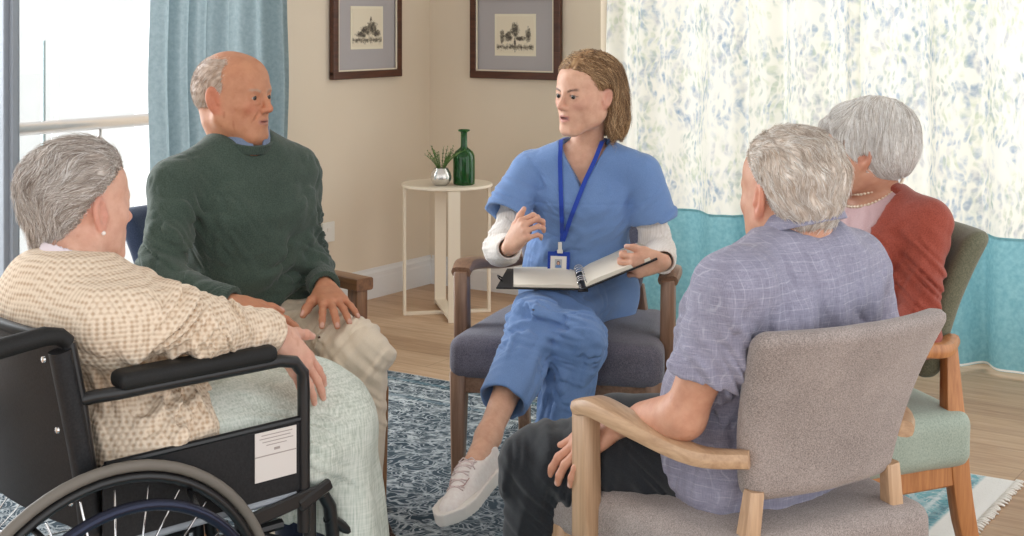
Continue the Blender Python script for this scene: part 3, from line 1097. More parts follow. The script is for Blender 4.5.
# wall socket on the left wall
us = b_on_plane(327, .0); ds = CORN[1] - CT * us
zs_ = CAM_H - (232 - YH) / FPX * ds
so = empty('wall_socket', (.001, -us, zs_)); tag(so, 'white wall socket low on the left wall behind the man in the green sweater', 'socket')
MB().box((.006, 0, 0), (.005, .04, .045), bev=.003).build('plate', M['plastic_w'], so)
MB().box((.012, 0, .012), (.002, .012, .008), bev=.001).build('switch', M['plastic_w'], so)

# ------------------------------------------------------------------ rug
def rug_mat(hx, hy):
    t = NT('distressed_rug')
    tc = t.n('ShaderNodeTexCoord'); sp = t.n('ShaderNodeSeparateXYZ'); t.l(tc.outputs['Object'], sp.inputs[0])
    x, y = sp.outputs[0], sp.outputs[1]
    ex = t.math('SUBTRACT', hx, t.math('ABSOLUTE', x)); ey = t.math('SUBTRACT', hy, t.math('ABSOLUTE', y))
    e = t.math('MINIMUM', ex, ey)
    # scrolling arabesque: warped voronoi edges mirrored about the rug's axes
    cb = t.n('ShaderNodeCombineXYZ'); t.l(t.math('ABSOLUTE', x), cb.inputs[0]); t.l(t.math('ABSOLUTE', y), cb.inputs[1])
    nz = t.n('ShaderNodeTexNoise'); nz.inputs['Scale'].default_value = 7; nz.inputs['Detail'].default_value = 2; t.l(cb.outputs[0], nz.inputs['Vector'])
    sc_ = t.n('ShaderNodeVectorMath', operation='SCALE'); sc_.inputs['Scale'].default_value = .20; t.l(nz.outputs['Color'], sc_.inputs[0])
    ad = t.n('ShaderNodeVectorMath', operation='ADD'); t.l(cb.outputs[0], ad.inputs[0]); t.l(sc_.outputs[0], ad.inputs[1])
    def vor(s, lo, hi):
        vo = t.n('ShaderNodeTexVoronoi', feature='DISTANCE_TO_EDGE'); vo.inputs['Scale'].default_value = s; t.l(ad.outputs[0], vo.inputs['Vector'])
        return t.ramp(vo.outputs['Distance'], [(lo, (1, 1, 1, 1)), (hi, (0, 0, 0, 1))])
    def rings(s, k):
        vo = t.n('ShaderNodeTexVoronoi'); vo.inputs['Scale'].default_value = s; t.l(ad.outputs[0], vo.inputs['Vector'])
        w = t.math('SINE', t.math('MULTIPLY', vo.outputs['Distance'], k))
        return t.ramp(w, [(.45, (0, 0, 0, 1)), (.85, (1, 1, 1, 1))])
    p = t.math('MAXIMUM', t.math('MAXIMUM', vor(17, .03, .09), vor(8, .016, .045)), t.math('MULTIPLY', rings(13, 34), .95))
    wear = t.ramp(t.noise(t.coord((30, 44, 30)), 1, 5, .75), [(.38, (.15, .15, .15, 1)), (.60, (1, 1, 1, 1))])
    wear2 = t.ramp(t.noise(t.coord((3, 3, 3)), 1, 3, .6), [(.3, (.55, .55, .55, 1)), (.7, (1, 1, 1, 1))])
    p = t.math('MULTIPLY', t.math('MULTIPLY', p, wear), wear2)
    fine = t.noise(t.coord((260, 260, 260)), 1, 2)
    fld = t.ramp(t.math('ADD', t.math('MULTIPLY', t.noise(t.coord((5, 5, 5)), 1, 3), .6), t.math('MULTIPLY', fine, .4)), [(.3, srgb(42, 54, 64)), (.7, srgb(80, 93, 101))])
    bor = t.ramp(t.math('ADD', t.math('MULTIPLY', t.noise(t.coord((9, 9, 9)), 1, 3), .6), t.math('MULTIPLY', fine, .4)), [(.3, srgb(84, 140, 152)), (.7, srgb(140, 186, 192))])
    # the border at the right-hand end is teal, elsewhere it fades to slate
    endk = t.ramp(t.math('ADD', x, t.math('MULTIPLY', t.noise(t.coord((2, 2, 2)), 1, 2), .3)), [(.62, (0, 0, 0, 1)), (.78, (1, 1, 1, 1))])
    # positions above are compared with x / hx, so scale by the half length
    base = t.mix(endk, fld, bor)
    c = t.mix(t.math('MULTIPLY', p, .92), base, srgb(206, 212, 214))
    def band(a, b, soft=.004):
        u = t.ramp(e, [(max(a - soft, 0), (0, 0, 0, 1)), (a, (1, 1, 1, 1)), (b, (1, 1, 1, 1)), (b + soft, (0, 0, 0, 1))]); return u
    for a, b, cc, k in ((.095, .115, srgb(70, 110, 124), .85), (.135, .146, srgb(214, 220, 220), .7), (.245, .256, srgb(210, 216, 216), .75), (.272, .292, srgb(70, 104, 118), .6), (.31, .318, srgb(210, 216, 216), .6)):
        c = t.mix(t.math('MULTIPLY', band(a, b), t.math('MULTIPLY', wear, k)), c, cc)
    rim = t.ramp(e, [(.026, (1, 1, 1, 1)), (.032, (0, 0, 0, 1))])
    endrim = t.ramp(ex, [(.080, (1, 1, 1, 1)), (.088, (0, 0, 0, 1))])
    c = t.mix(t.math('MAXIMUM', rim, endrim), c, srgb(226, 224, 220))
    t.base(c); t.set(Roughness=.95); t.b.inputs['Specular IOR Level'].default_value = .1
    t.bump(t.math('ADD', fine, t.math('MULTIPLY', p, .5)), .5, .003); return t.m


rc1 = R((1018 - 512) / FPX * (CAM_H * FPX / (482 - YH)), CAM_H * FPX / (482 - YH))      # back right corner of the rug
rx1, ry1 = rc1[0] - .0, rc1[1]
rx0, ry0 = .34, ry1 - 3.1
cx, cy = (rx0 + rx1) / 2, (ry0 + ry1) / 2; hx, hy = (rx1 - rx0) / 2, (ry1 - ry0) / 2
rug = empty('rug', (cx, cy, 0)); tag(rug, 'large distressed slate and teal patterned rug under the circle of chairs', 'rug')
g = MB()
def rug_pt(u, v):
    x, y = (u * 2 - 1) * hx, (v * 2 - 1) * hy
    e = min(hx - abs(x), hy - abs(y))
    return np.array([x, y, .001 + .008 * min(1, e / .012) + .0006 * math.sin(17 * x + 9 * y)])
g.grid(rug_pt, 150, 120)
g.build('pile', rug_mat(hx, hy), rug, 0)
V = []; Fc = []
rg = random.Random(4)
nfr = 240
fr = MB()
for k in range(nfr):
    y = -hy + (k + .5) * 2 * hy / nfr
    L = .024 * rg.uniform(.7, 1.15); dy = rg.uniform(-.006, .006)
    fr.tube([(hx - .004, y, .006), (hx + L * .5, y + dy * .5, .006), (hx + L, y + dy, .003)], [.0030, .0036, .0022], 5)
tag(fr.build('fringe', plain('cream_fringe', srgb(232, 228, 220), .9), rug, 0), kind='stuff')
# ================================================================== furniture
def sweep(m, pts, w, t, up=(0, 0, 1), n=1, c=.006):
    """rounded rectangular bar swept along pts; w, t lists (full sizes)"""
    P = np.array(pts, float)
    if len(P) < 9:       # Catmull-Rom refinement
        k = len(P); tt = np.linspace(0, k - 1, (k - 1) * 6 + 1)
        E = np.vstack([2 * P[0] - P[1], P, 2 * P[-1] - P[-2]]); out = []
        for s in tt:
            i = min(int(s), k - 2); f = s - i; a, b, cc, d = E[i], E[i + 1], E[i + 2], E[i + 3]
            out.append(.5 * ((2 * b) + (cc - a) * f + (2 * a - 5 * b + 4 * cc - d) * f * f + (3 * b - a - 3 * cc + d) * f ** 3))
        w = np.interp(tt, range(k), w); t = np.interp(tt, range(k), t); P = np.array(out)
    T = np.gradient(P, axis=0); V = []
    for i in range(len(P)):
        y = nrm(T[i]); x = nrm(np.cross(y, up)); z = np.cross(x, y)
        a, b = w[i] / 2, t[i] / 2
        ca = min(c, a * .8, b * .8)
        ring = []
        for (sx, sz, a0) in ((1, 1, 0), (-1, 1, 90), (-1, -1, 180), (1, -1, 270)):
            for k in (0, 45, 90):
                an = math.radians(a0 + k)
                ring.append((sx * (a - ca) + ca * math.cos(an), sz * (b - ca) + ca * math.sin(an)))
        V += [P[i] + x * u + z * v for u, v in ring]
    N = 12; K = len(P)
    Fc = [(i * N + k, i * N + (k + 1) % N, (i + 1) * N + (k + 1) % N, (i + 1) * N + k) for i in range(K - 1) for k in range(N)]
    Fc += [tuple(range(N))[::-1], tuple(range((K - 1) * N, K * N))]
    return m.add(V, Fc)


def cushion_sdf(hw_f, hw_b, y0, y1, zb, zt, crown=.025):
    def f(p):
        y = p[:, 1]; t = np.clip((y - y0) / (y1 - y0), 0, 1)
        hw = hw_b + (hw_f - hw_b) * t
        cr = crown * (1 - np.clip(p[:, 0] / hw, -1, 1) ** 2) * (1 - np.clip((y - (y0 + y1) / 2) / ((y1 - y0) / 2), -1, 1) ** 2)
        r = .032
        qx = np.abs(p[:, 0]) - hw + r; qy = np.abs(y - (y0 + y1) / 2) - (y1 - y0) / 2 + r
        top = zt + cr
        qz = np.abs(p[:, 2] - (top + zb) / 2) - (top - zb) / 2 + r
        q = np.stack([qx, qy, qz], 1); o = np.maximum(q, 0)
        return np.sqrt((o * o).sum(1)) + np.minimum(q.max(1), 0) - r + .0015 * vnoise(p * 14, 3)
    return f


def back_sdf(wt, wb, zb, zt, yb, yt, rad=.55, th=.030, lean=0):
    def f(p):
        z = p[:, 2]; t = (z - zb) / (zt - zb)
        yc = yb + (yt - yb) * t + .02 * np.sin(np.clip(t, 0, 1) * PI)
        x = p[:, 0]; y = p[:, 1] - yc
        rho = np.sqrt(x * x + (rad - y) ** 2); th_ = np.arctan2(x, rad - y)
        w = wb + (wt - wb) * np.clip(t, 0, 1.1)
        rr = th * .9
        zz = zt - .035 * (np.abs(th_) * rad / w) ** 3 * 0
        q = np.stack([np.abs(th_) * rad - w + .028, np.abs(z - (zz + zb) / 2) - (zz - zb) / 2 + .028], 1)
        o = np.maximum(q, 0); d2 = np.sqrt((o * o).sum(1)) + np.minimum(q.max(1), 0) - .028
        dr = np.abs(rho - rad) - th
        a = np.maximum(np.stack([dr + rr, d2 + rr], 1), 0)
        return np.sqrt((a * a).sum(1)) + np.minimum(np.maximum(dr + rr, d2 + rr), 0) - rr + .0008 * vnoise(p * 18, 9)
    return f


def armchair(loc, rz, uph, seatm, wv, wh, label, style='tub', group=None):
    root = empty('armchair', loc, rz); tag(root, label, 'armchair')
    if group: root['group'] = group
    sw = .285
    so_ = sdf_obj('seat', cushion_sdf(sw, .235, -.26, .265, .315, .432), (-.34, -.32, .26), (.34, .32, .50), .008, seatm, root)
    bk = sdf_obj('backrest', back_sdf(.222, .165, .485, .80, -.215, -.335), (-.36, -.45, .42), (.36, .05, .86), .007, uph, root)
    # seat rails under the cushion
    m = MB()
    m.bar((-.25, .235, .30), (.25, .235, .30), .022, .05); m.bar((-.20, -.22, .30), (.20, -.22, .30), .022, .05)
    m.bar((-.262, .23, .30), (-.205, -.22, .30), .022, .05); m.bar((.262, .23, .30), (.205, -.22, .30), .022, .05)
    m.build('seat_frame', wh, root)
    for s in (-1, 1):
        m = MB()
        if style == 'sabre':
            sweep(m, [(s * .262, .235, .33), (s * .262, .236, .16), (s * .262, .255, 0)], [.042, .036, .028], [.042, .036, .028], up=(0, 1, 0))
        else:
            m.bar((s * .262, .232, 0), (s * .258, .232, .335), .030, .032, up=(0, 1, 0), w2=.044, t2=.046)
        m.build('leg', wv, root, 40)
        m = MB()
        if style == 'sabre':
            sweep(m, [(s * .200, -.315, 0), (s * .203, -.250, .20), (s * .200, -.225, .40), (s * .185, -.225, .56)], [.030, .036, .038, .030], [.032, .046, .048, .030], up=(0, 1, 0))
        else:
            m.bar((s * .20, -.335, 0), (s * .180, -.212, .34), .032, .034, up=(0, 1, 0), w2=.036, t2=.044)
            m.bar((s * .180, -.212, .33), (s * .158, -.222, .51), .036, .040, up=(0, 1, 0), w2=.030, t2=.028)
        m.build('leg', wv, root, 40)
        arm = MB()
        if style == 'square':
            sweep(arm, [(s * .280, .150, .592), (s * .275, -.02, .592), (s * .240, -.17, .585), (s * .182, -.236, .58)], [.058, .056, .048, .036], [.034, .034, .032, .028])
        else:
            sweep(arm, [(s * .280, .128, .588), (s * .282, .07, .600), (s * .272, -.04, .588), (s * .240, -.165, .568), (s * .180, -.236, .570)], [.054, .056, .054, .046, .036], [.030, .036, .034, .032, .030], c=.012)
        a = arm.build('armrest', wh, root, 40)
        p = MB(); p.bar((s * .278, .118, .33), (s * .280, .118, .590), .038, .052, up=(0, 1, 0), w2=.036, t2=.048)
        p.build('arm_post', wv, a, 40)
    return root


def place(x, y, z=0.0): return R(x, y, z)


ch_ = armchair(place(.172, 4.13), yaw_of(-.225, -.974), M['slate_wool'], M['slate_wool'], M['walnut'], M['walnut_h'], 'slate grey armchair with grey-brown arms, holding the woman in blue scrubs')
ch_.scale = (1.06, 1, 1)
armchair(place(-.705, 3.775), yaw_of(.70, -.71), M['navy_wool'], M['navy_wool'], M['darkoak'], M['darkoak_h'], 'navy armchair with square brown wooden arms, under the man in the green sweater', 'square')
armchair(place(.440, 2.70), yaw_of(-.5, .866), M['grey_wool'], M['grey_wool'], M['oak'], M['oak_h'], 'taupe fabric armchair with light oak arm, nearest the camera, seen from behind')
ch_ = armchair(place(.698, 3.255), yaw_of(-.95, -.30), M['green_uph'], M['green_seat'], M['redoak'], M['redoak'], 'sage green armchair with curved beech legs, under the woman in the rust cardigan', 'sabre')
ch_.scale = (1, 1, 1.055)

# ------------------------------------------------------------------ side table with its two ornaments
tc_ = np.array([-.290, 6.33])
tb = empty('side_table', R(tc_[0], tc_[1]), TH + math.atan2(.2, 1)); tag(tb, 'slim cream side table of crossed flat frames in the corner of the room', 'table')
MB().lathe([(.0, .566), (.198, .566), (.203, .569), (.203, .577), (.200, .580), (.0, .580)], 48).build('tabletop', M['cream_metal'], tb, 40)
for k, (ax, wd) in enumerate((((1, 0), .030), ((0, 1), .052))):
    hw = .190 if k == 0 else .205
    c, s = ax; m = MB(); wv_ = wd
    u = np.array([c, s, 0.]); v = np.array([-s, c, 0.]); t = .006
    Mx = np.stack([u, v, (0, 0, 1)], 1)
    z0 = .0 if k == 0 else .0
    for sg in (-1, 1): m.box(u * sg * hw + np.array([0, 0, .283]), (t, wd / 2, .283), Mx, bev=.0015)
    m.box(np.array([0, 0, .006 + z0 + (.0125 if k else 0)]), (hw - t, wd / 2, .006), Mx, bev=.0015); m.box(np.array([0, 0, .560]), (hw - t, wd / 2, .005), Mx, bev=.0015)
    m.build('frame', M['cream_metal'], tb)

t = NT('green_glass'); t.base((.035, .22, .045, 1)); t.set(Roughness=.06, Transmission_Weight=.75, IOR=1.45); M['green_glass'] = t.m
bp = PX(464, 183, 6.27); bp[2] = .5805
b = empty('bottle', bp); tag(b, 'dark green glass bottle with flared lip, standing on the side table', 'bottle')
prof = [(0, 0), (.043, 0), (.0475, .004), (.0485, .012), (.0485, .112), (.0465, .130), (.038, .147), (.024, .158), (.0165, .164), (.0145, .172), (.0140, .226), (.0150, .231), (.0260, .236), (.0265, .241), (.024, .243), (.0125, .240), (.0118, .172), (.020, .158), (.036, .142), (.0445, .125), (.0455, .014), (.040, .006), (0, .006)]
MB().lathe(prof, 40).build('body', M['green_glass'], b, 50)
vp = PX(441, 185, 6.24); vp[2] = .5805
v = empty('potted_plant', vp); tag(v, 'small silver vase of green sprigs beside the green bottle', 'plant')
M['silver'] = plain('mercury_silver', srgb(214, 210, 204), .22, .8)
MB().lathe([(0, 0), (.026, 0), (.036, .008), (.045, .026), (.046, .038), (.042, .056), (.034, .070), (.031, .076), (.029, .076), (.031, .069), (.038, .055), (.041, .036), (0, .03)], 36).build('vase', M['silver'], v, 50)
t = NT('leaf'); n = t.noise(t.coord(), 60, 2); t.base(t.ramp(n, [(.3, srgb(46, 74, 34)), (.7, srgb(112, 146, 72))])); t.set(Roughness=.55); M['leaf'] = t.m
rg = random.Random(11); m = MB(); st = MB()
for k in range(26):
    a = rg.uniform(0, 2 * PI); sp = rg.uniform(.1, .8); L = rg.uniform(.07, .115)
    p = [np.array([.012 * math.cos(a), .012 * math.sin(a), .066])]
    for j in range(1, 7):
        q = j / 6
        p.append(p[0] + np.array([math.cos(a) * sp * L * q * (.6 + .5 * q), math.sin(a) * sp * L * q * (.6 + .5 * q), L * q * (1 - .25 * sp * q)]))
    st.tube(p, [.0016] * 6 + [.0006], 5)
    for j in range(1, 7):
        for sg in (-1, 1):
            d = nrm(p[j] - p[j - 1]); sd = nrm(np.cross(d, (math.sin(a + j), math.cos(a * 2), .3))) * sg
            l = .017 * (1 - .08 * j); e = p[j] + (sd + d * .9) * l * .7; w_ = np.cross(nrm(e - p[j]), sd + (.1, .2, .3)); w_ = nrm(np.cross(nrm(e - p[j]), (0, 0, 1))) * .0028
            mid = (p[j] + e) / 2
            m.add([p[j], mid + w_, e, mid - w_], [(0, 1, 2, 3)])
st.build('stem', M['leaf'], v, 0); m.build('leaves', M['leaf'], v, 0)

# ------------------------------------------------------------------ wheelchair
WC = empty('wheelchair', R(-.800, 2.49), yaw_of(.73, .68)); tag(WC, 'black folding wheelchair with spoked wheels carrying the grey-haired woman', 'wheelchair')
BK = M['black_frame']; WY = -.035
def ringpts(r, n=64, x=0, z=.305): return [(x, WY + r * math.sin(2 * PI * k / n), z + r * math.cos(2 * PI * k / n)) for k in range(n)]
M['handrim'] = plain('dark_blue_steel', srgb(44, 48, 66), .25, .7)
for s in (-1, 1):
    x = s * .285
    w = MB().tube(ringpts(.296, x=x), .0092, 12, closed=True).build('wheel', M['rubber'], WC, 0)
    MB().tube(ringpts(.278, x=x), .0085, 10, closed=True).build('rim', BK, w, 0)
    MB().tube(ringpts(.245, x=x + s * .045), .0095, 10, closed=True).build('handrim', M['handrim'], w, 0)
    Mx = np.array([[0, 0, 1.], [0, 1, 0], [-1, 0, 0]])
    MB().lathe([(0, -.035), (.022, -.035), (.026, -.028), (.026, .028), (.020, .035), (0, .035)], 20, (x, WY, .305), Mx).build('hub', BK, w, 40)
    for k in range(28):
        a = 2 * PI * k / 28; a2 = a + (.42 if k % 2 else -.42); xo = .026 * (1 if k % 4 < 2 else -1)
        MB().tube([(x + xo, WY + .024 * math.sin(a2), .305 + .024 * math.cos(a2)), (x, WY + .264 * math.sin(a), .305 + .264 * math.cos(a))], .0019, 6).build('spoke', M['chrome'], w, 0)
    for k in range(6):
        a = 2 * PI * (k + .5) / 6
        MB().tube([(x, WY + .268 * math.sin(a), .305 + .268 * math.cos(a)), (x + s * .045, WY + .247 * math.sin(a), .305 + .247 * math.cos(a))], .005, 8).build('rim_clip', BK, w, 0)
X_ = .225
for s in (-1, 1):
    f_ = MB()
    # back post with push handle
    f_.tube([(s * X_, -.02, .25), (s * X_, -.035, .50), (s * X_, -.065, .70), (s * X_, -.085, .800)], .0125, 12)
    f_.build('back_post', BK, WC, 40)
    h = MB().tube([(s * X_, -.085, .800), (s * X_, -.098, .812), (s * X_, -.125, .816), (s * X_, -.215, .806)], [.013, .0135, .016, .0165], 14).build('push_handle', M['black_pad'], WC, 40)
    f_ = MB()
    f_.tube([(s * X_, -.03, .475), (s * X_, .36, .475), (s * X_, .40, .46), (s * X_, .425, .42), (s * X_, .445, .25), (s * X_, .50, .14)], .0125, 12)
    f_.tube([(s * X_, -.03, .27), (s * X_, .40, .27)], .0125, 12)
    f_.tube([(s * X_, .38, .47), (s * X_, .38, .16)], .0125, 12)
    f_.tube([(s * X_, 0, .305), (s * .27, 0, .305)], .012, 12)
    f_.build('side_frame', BK, WC, 40)
    xx = s * (X_ + .028)
    a = MB(); a.tube([(s * X_, -.068, .704), (s * (X_ + .012), -.045, .709), (xx, -.01, .712), (xx, .03, .7125), (xx, .295, .713), (xx, .328, .706), (xx, .346, .684), (xx, .348, .65), (xx, .348, .40)], .0115, 12)
    ar = a.build('armrest_frame', BK, WC, 40)
    sdf_obj('arm_pad', box((xx - s * .006, .135, .731), (.027, .150, .015), .013), (xx - .05, -.05, .70), (xx + .05, .32, .79), .005, M['black_pad'], ar)
    p = MB(); p.add([(xx, -.03, .46), (xx, .325, .485), (xx, .325, .600), (xx, -.045, .600)], [(0, 1, 2, 3)])
    p = MB(); p.box((xx, .150, .535), (.003, .190, .066), bev=.002)
    pn = p.build('side_panel', M['black_vinyl'], WC)
    MB().tube([(xx, -.035, .600), (xx, .341, .603)], .006, 8).build('panel_rail', BK, pn, 40)
    MB().tube([(xx, -.03, .468), (xx, .33, .470)], .007, 8).build('panel_rail', M['alu'], pn, 40)
    # caster
    c = MB(); c.tube([(s * .235, .42, .27), (s * .235, .43, .15)], .012, 10); c.box((s * .235 - .022, .41, .11), (.003, .02, .06)); c.box((s * .235 + .022, .41, .11), (.003, .02, .06))
    cf = c.build('caster_fork', BK, WC, 40)
    MB().lathe([(0, -.014), (.02, -.014), (.060, -.013), (.072, -.008), (.075, 0), (.072, .008), (.060, .013), (.02, .014), (0, .014)], 32, (s * .235, .40, .0755), np.array([[0, 0, 1.], [0, 1, 0], [-1, 0, 0]])).build('caster_wheel', M['rubber'], cf, 40)
    br = MB(); br.bar((xx + s * .012, .20, .445), (xx + s * .012, .385, .470), .010, .026, bev=.003)
    br.bar((xx + s * .014, .330, .452), (xx + s * .014, .395, .478), .014, .022, bev=.004)
    br.tube([(xx + s * .01, .22, .43), (xx + s * .01, .29, .40)], .009, 8); br.tube([(xx, .17, .425), (xx, .30, .425)], .010, 8)
    br.build('brake_lever', BK, WC, 40)
    hg = MB(); hg.tube([(s * X_, .42, .40), (s * X_, .475, .36), (s * .215, .52, .22), (s * .20, .55, .11)], .011, 10)
    h_ = hg.build('footrest_hanger', BK, WC, 40)
    MB().box((s * .125, .575, .085), (.075, .075, .006), bev=.004).build('footplate', BK, h_)
# label sticker on the near side panel
xx = X_ + .028 + .0045
M['paper'] = plain('white_label_paper', srgb(222, 214, 208), .6); M['ink'] = plain('grey_print', srgb(168, 156, 150), .7)
st_ = MB().box((xx, .286, .552), (.0006, .043, .043)).build('label_sticker', M['paper'], WC)
g = MB(); g.box((xx + .0009, .286, .5532), (.0003, .043, .0009))
for k, (z, w0, w1) in enumerate(((.583, -.030, .034), (.577, -.034, .030), (.571, -.028, .036), (.565, -.020, .022))): g.box((xx + .0009, .286 + (w0 + w1) / 2, z + .006), (.0003, (w1 - w0) / 2, .0007))
g.box((xx + .0010, .288, .5625), (.0003, .006, .0022))
g.build('print', M['ink'], st_)
# back sling, seat sling, cross brace
def sling(u, v):
    x = (u * 2 - 1) * X_
    z = .485 + (.805 - .485) * v
    y = -.030 - .055 * v - .030 * (1 - (2 * u - 1) ** 2)
    return np.array([x, y, z])
def sling2(u, v): q = sling(1 - u, v); return q + (0, -.012, .0)
m = MB(); m.grid(sling, 20, 14); m.grid(sling2, 20, 14)
N1 = 21 * 15
edge = [i for i in range(21)] + [j * 21 + 20 for j in range(1, 15)] + [14 * 21 + i for i in range(19, -1, -1)] + [j * 21 for j in range(13, 0, -1)]
mir = lambda k: N1 + (k // 21) * 21 + (20 - k % 21)
m.f += [(edge[i], edge[(i + 1) % len(edge)], mir(edge[(i + 1) % len(edge)]), mir(edge[i])) for i in range(len(edge))]
bs = m.build('back_sling', M['black_vinyl'], WC, 50)
m = MB()
for s in (-1, 1):
    m = MB(); sweep(m, [(s * (X_ + .002), -.047, .49), (s * (X_ + .002), -.062, .60), (s * (X_ + .002), -.100, .79)], [.036, .036, .036], [.034, .034, .034], up=(0, 1, 0), c=.012)
    m.build('post_sleeve', M['black_vinyl'], bs, 50)
tp = MB(); sweep(tp, [(-X_, -.098, .806), (-.1, -.118, .808), (.1, -.118, .808), (X_, -.098, .806)], [.022] * 4, [.016] * 4, c=.006); tp.build('top_seam', M['black_pad'], bs, 50)
for (xr, zr) in ((.205, .775), (.212, .66), (.216, .54)):
    MB().lathe([(0, 0), (.006, 0), (.005, .003), (0, .004)], 12, (xr, -.060 - .055 * ((zr - .485) / .32) - .006, zr), np.array([[1, 0, 0], [0, 0, -1.], [0, 1, 0]])).build('rivet', M['chrome'], bs, 40)
sdf_obj('seat_sling', box((0, .18, .478), (.225, .22, .014), .012), (-.26, -.08, .44), (.26, .44, .51), .008, M['black_vinyl'], WC)
m = MB(); m.bar((-X_, .17, .27), (X_, .17, .465), .022, .010, up=(0, 1, 0)); m.bar((-X_, .19, .465), (X_, .19, .27), .022, .010, up=(0, 1, 0)); m.build('cross_brace', BK, WC)
# ================================================================== people
def C(x, y, z): return R(x, y, z)


def trunk(hip, neck, right, w=1.0, d=1.0, belly=0.0, bust=0.0, off=0.0, low=-.22, n=2.3, hipw=1.0):
    st = [(low, .11 * hipw, .085, .09, 0), (-.08, .155 * hipw, .105, .11, 0), (.05, .168 * hipw, .115, .115, .0), (.28, .142, .108 + belly, .095, .0),
          (.48, .148, .112 + belly * .8, .098, 0), (.68, .166, .118 + bust + belly * .25, .110, .0), (.82, .170, .102, .108, -.005), (.92, .135, .075, .085, -.01), (1.0, .080, .055, .065, -.01), (1.06, .055, .045, .05, -.01)]
    st = [(t, a * w + off, bf * d + off, bb * d + off, y) for t, a, bf, bb, y in st]
    return loft(hip, neck, right, st, n)


def along(a, b, t): return np.asarray(a) + (np.asarray(b) - np.asarray(a)) * t


def limbfold(a, b, tc, tw, lam, amp, seed=0, tilt=.5):
    """creases running round a sleeve or trouser leg near t = tc"""
    a = np.asarray(a, f32); b = np.asarray(b, f32); ax = b - a; L = float(np.sqrt(ax @ ax)); u = ax / L
    e = nrm(np.cross(u, (.3, .5, .8))).astype(f32); g = np.cross(u, e).astype(f32)
    def fn(p):
        q = p - a; s = q @ u; x = q @ e; y = q @ g
        w = np.exp(-((s / L - tc) / tw) ** 2) * sst(.24, .12, np.sqrt(x * x + y * y))
        ph = s + tilt * (x * math.cos(seed) + y * math.sin(seed))
        k = np.stack([ph * (1.5 / lam), x * 5 + seed, y * 5], 1).astype(f32)
        r = vnoise(k, seed + 11)
        return (amp * w * 1.35 * (1.5 * r + .9 * (.5 - np.abs(vnoise(k * 1.7, seed + 3)) * 2))).astype(f32)
    return fn


def pull(c, dirv, rad, lam, amp, seed=0):
    """drag lines fanning out near point c, running along dirv"""
    c = np.asarray(c, f32); d = nrm(dirv).astype(f32); e = nrm(np.cross(d, (.2, .1, 1))).astype(f32); g = np.cross(d, e).astype(f32)
    def fn(p):
        q = p - c; s = q @ d
        w = np.exp(-(q * q).sum(1) / rad ** 2)
        k = np.stack([(q @ g) * (1.3 / lam), (q @ e) * (1.3 / lam), s * (.25 / lam)], 1).astype(f32)
        return (amp * w * 2.1 * (vnoise(k, seed) + .5 - np.abs(vnoise(k * 1.6, seed + 2)))).astype(f32)
    return fn


def wob(sc, amp, seed=0):
    s = np.asarray(sc, f32)
    return lambda p: amp * vnoise(p * s, seed)


def addd(f, *fns):
    def g(p):
        d = f(p); m = np.abs(d) < .03
        if m.any():
            pm = p[m]; x = d[m]
            for h in fns: x = x + h(pm)
            d = d.copy(); d[m] = x
        return d
    return g


def bounds(pts, pad):
    P = np.array(pts); return P.min(0) - pad, P.max(0) + pad


SKIN_F = (.72, .43, .30); SKIN_T = (.56, .265, .15); SKIN_P = (.72, .43, .32); SKIN_R = (.60, .32, .21)
NAIL = (.78, .56, .50)
M['skin'] = skin_mat('skin', mottled=.07); M['eye'] = eye_mat()


def torso_frame(f):
    f = np.array([*f, 0.]); fw = DV(f[0], f[1]); r = DV(f[1], -f[0])
    return r, fw


def make_body(root, org, head, neck_b, hip, right, arms, legs, hands, skin, cols, w=1.0, d=1.0, res=.003, neck_r=(.050, .056), female=True, belly=0):
    """one continuous skin: head, neck, trunk, arms, hands, legs"""
    thin = .86 if female else 1.0
    parts = [trunk(hip, neck_b, right, w * .93, d * .9, belly, 0, -.012)]
    nk = rc(head.w(0, -.030, -.055), neck_b + (head.w(0, -.02, -.2) - head.w(0, -.02, -.2)), neck_r[0], neck_r[1])
    parts.append(nk)
    pts = [head.c]
    for sh, el, wr in arms:
        parts.append(rc(neck_b - np.array([0, 0, .03]), sh, .05, .046 * thin))
        parts.append(su(.02, rc(sh, el, .046 * thin, .036 * thin), rc(el, wr, .037 * thin, .0235 * thin), rc(along(el, wr, .1), along(el, wr, .55), .038 * thin, .031 * thin)))
        pts += [sh, el, wr]
    for hp, kn, an, ft in legs:
        parts.append(su(.03, rc(hp, kn, .076 * (thin * .5 + .5), .050), rc(kn, an, .048, .034 * thin), rc(along(kn, an, .2), along(kn, an, .5), .052 * thin, .044 * thin)))
        parts.append(su(.02, rc(an, ft, .034 * thin, .028)))
        pts += [hp, kn, an, ft]
    base = su(.025, *parts)
    hs = head.skin()
    def f(p):
        dd = smin(base(p), hs(p), .020)
        for h, _ in hands: dd = smin(dd, h(p), .010)
        return dd
    tips = [t for _, ts in hands for t in ts]
    wrs = [a[2] for a in arms]
    def col(p):
        c = head.colour(p, skin, cols)
        n = vnoise(p * 28, 5)[:, None] * .03
        c = np.clip(c * (1 + n), 0, 1)
        for w_ in wrs:     # knuckles are ruddier
            r = np.sqrt(((p - w_.astype(f32)) ** 2).sum(1)); k = sst(.05, .09, r) * sst(.24, .2, r)
            c = c * (1 - .12 * k[:, None]) + np.array(cols['red'], f32) * .12 * k[:, None]
        if 'spots' in cols:
            sp = sst(.55, .75, vnoise(p * 95, 8)) * sst(.1, .4, vnoise(p * 20, 4)) * cols['spots']
            c = c * (1 - sp[:, None] * np.array([.25, .4, .45], f32))
        nail_paint(p, c, tips, NAIL)
        return c.astype(f32)
    lo, hi = bounds(pts, .26)
    o = sdf_obj('body', f, lo, hi, res, M['skin'], root, org, col)
    return o


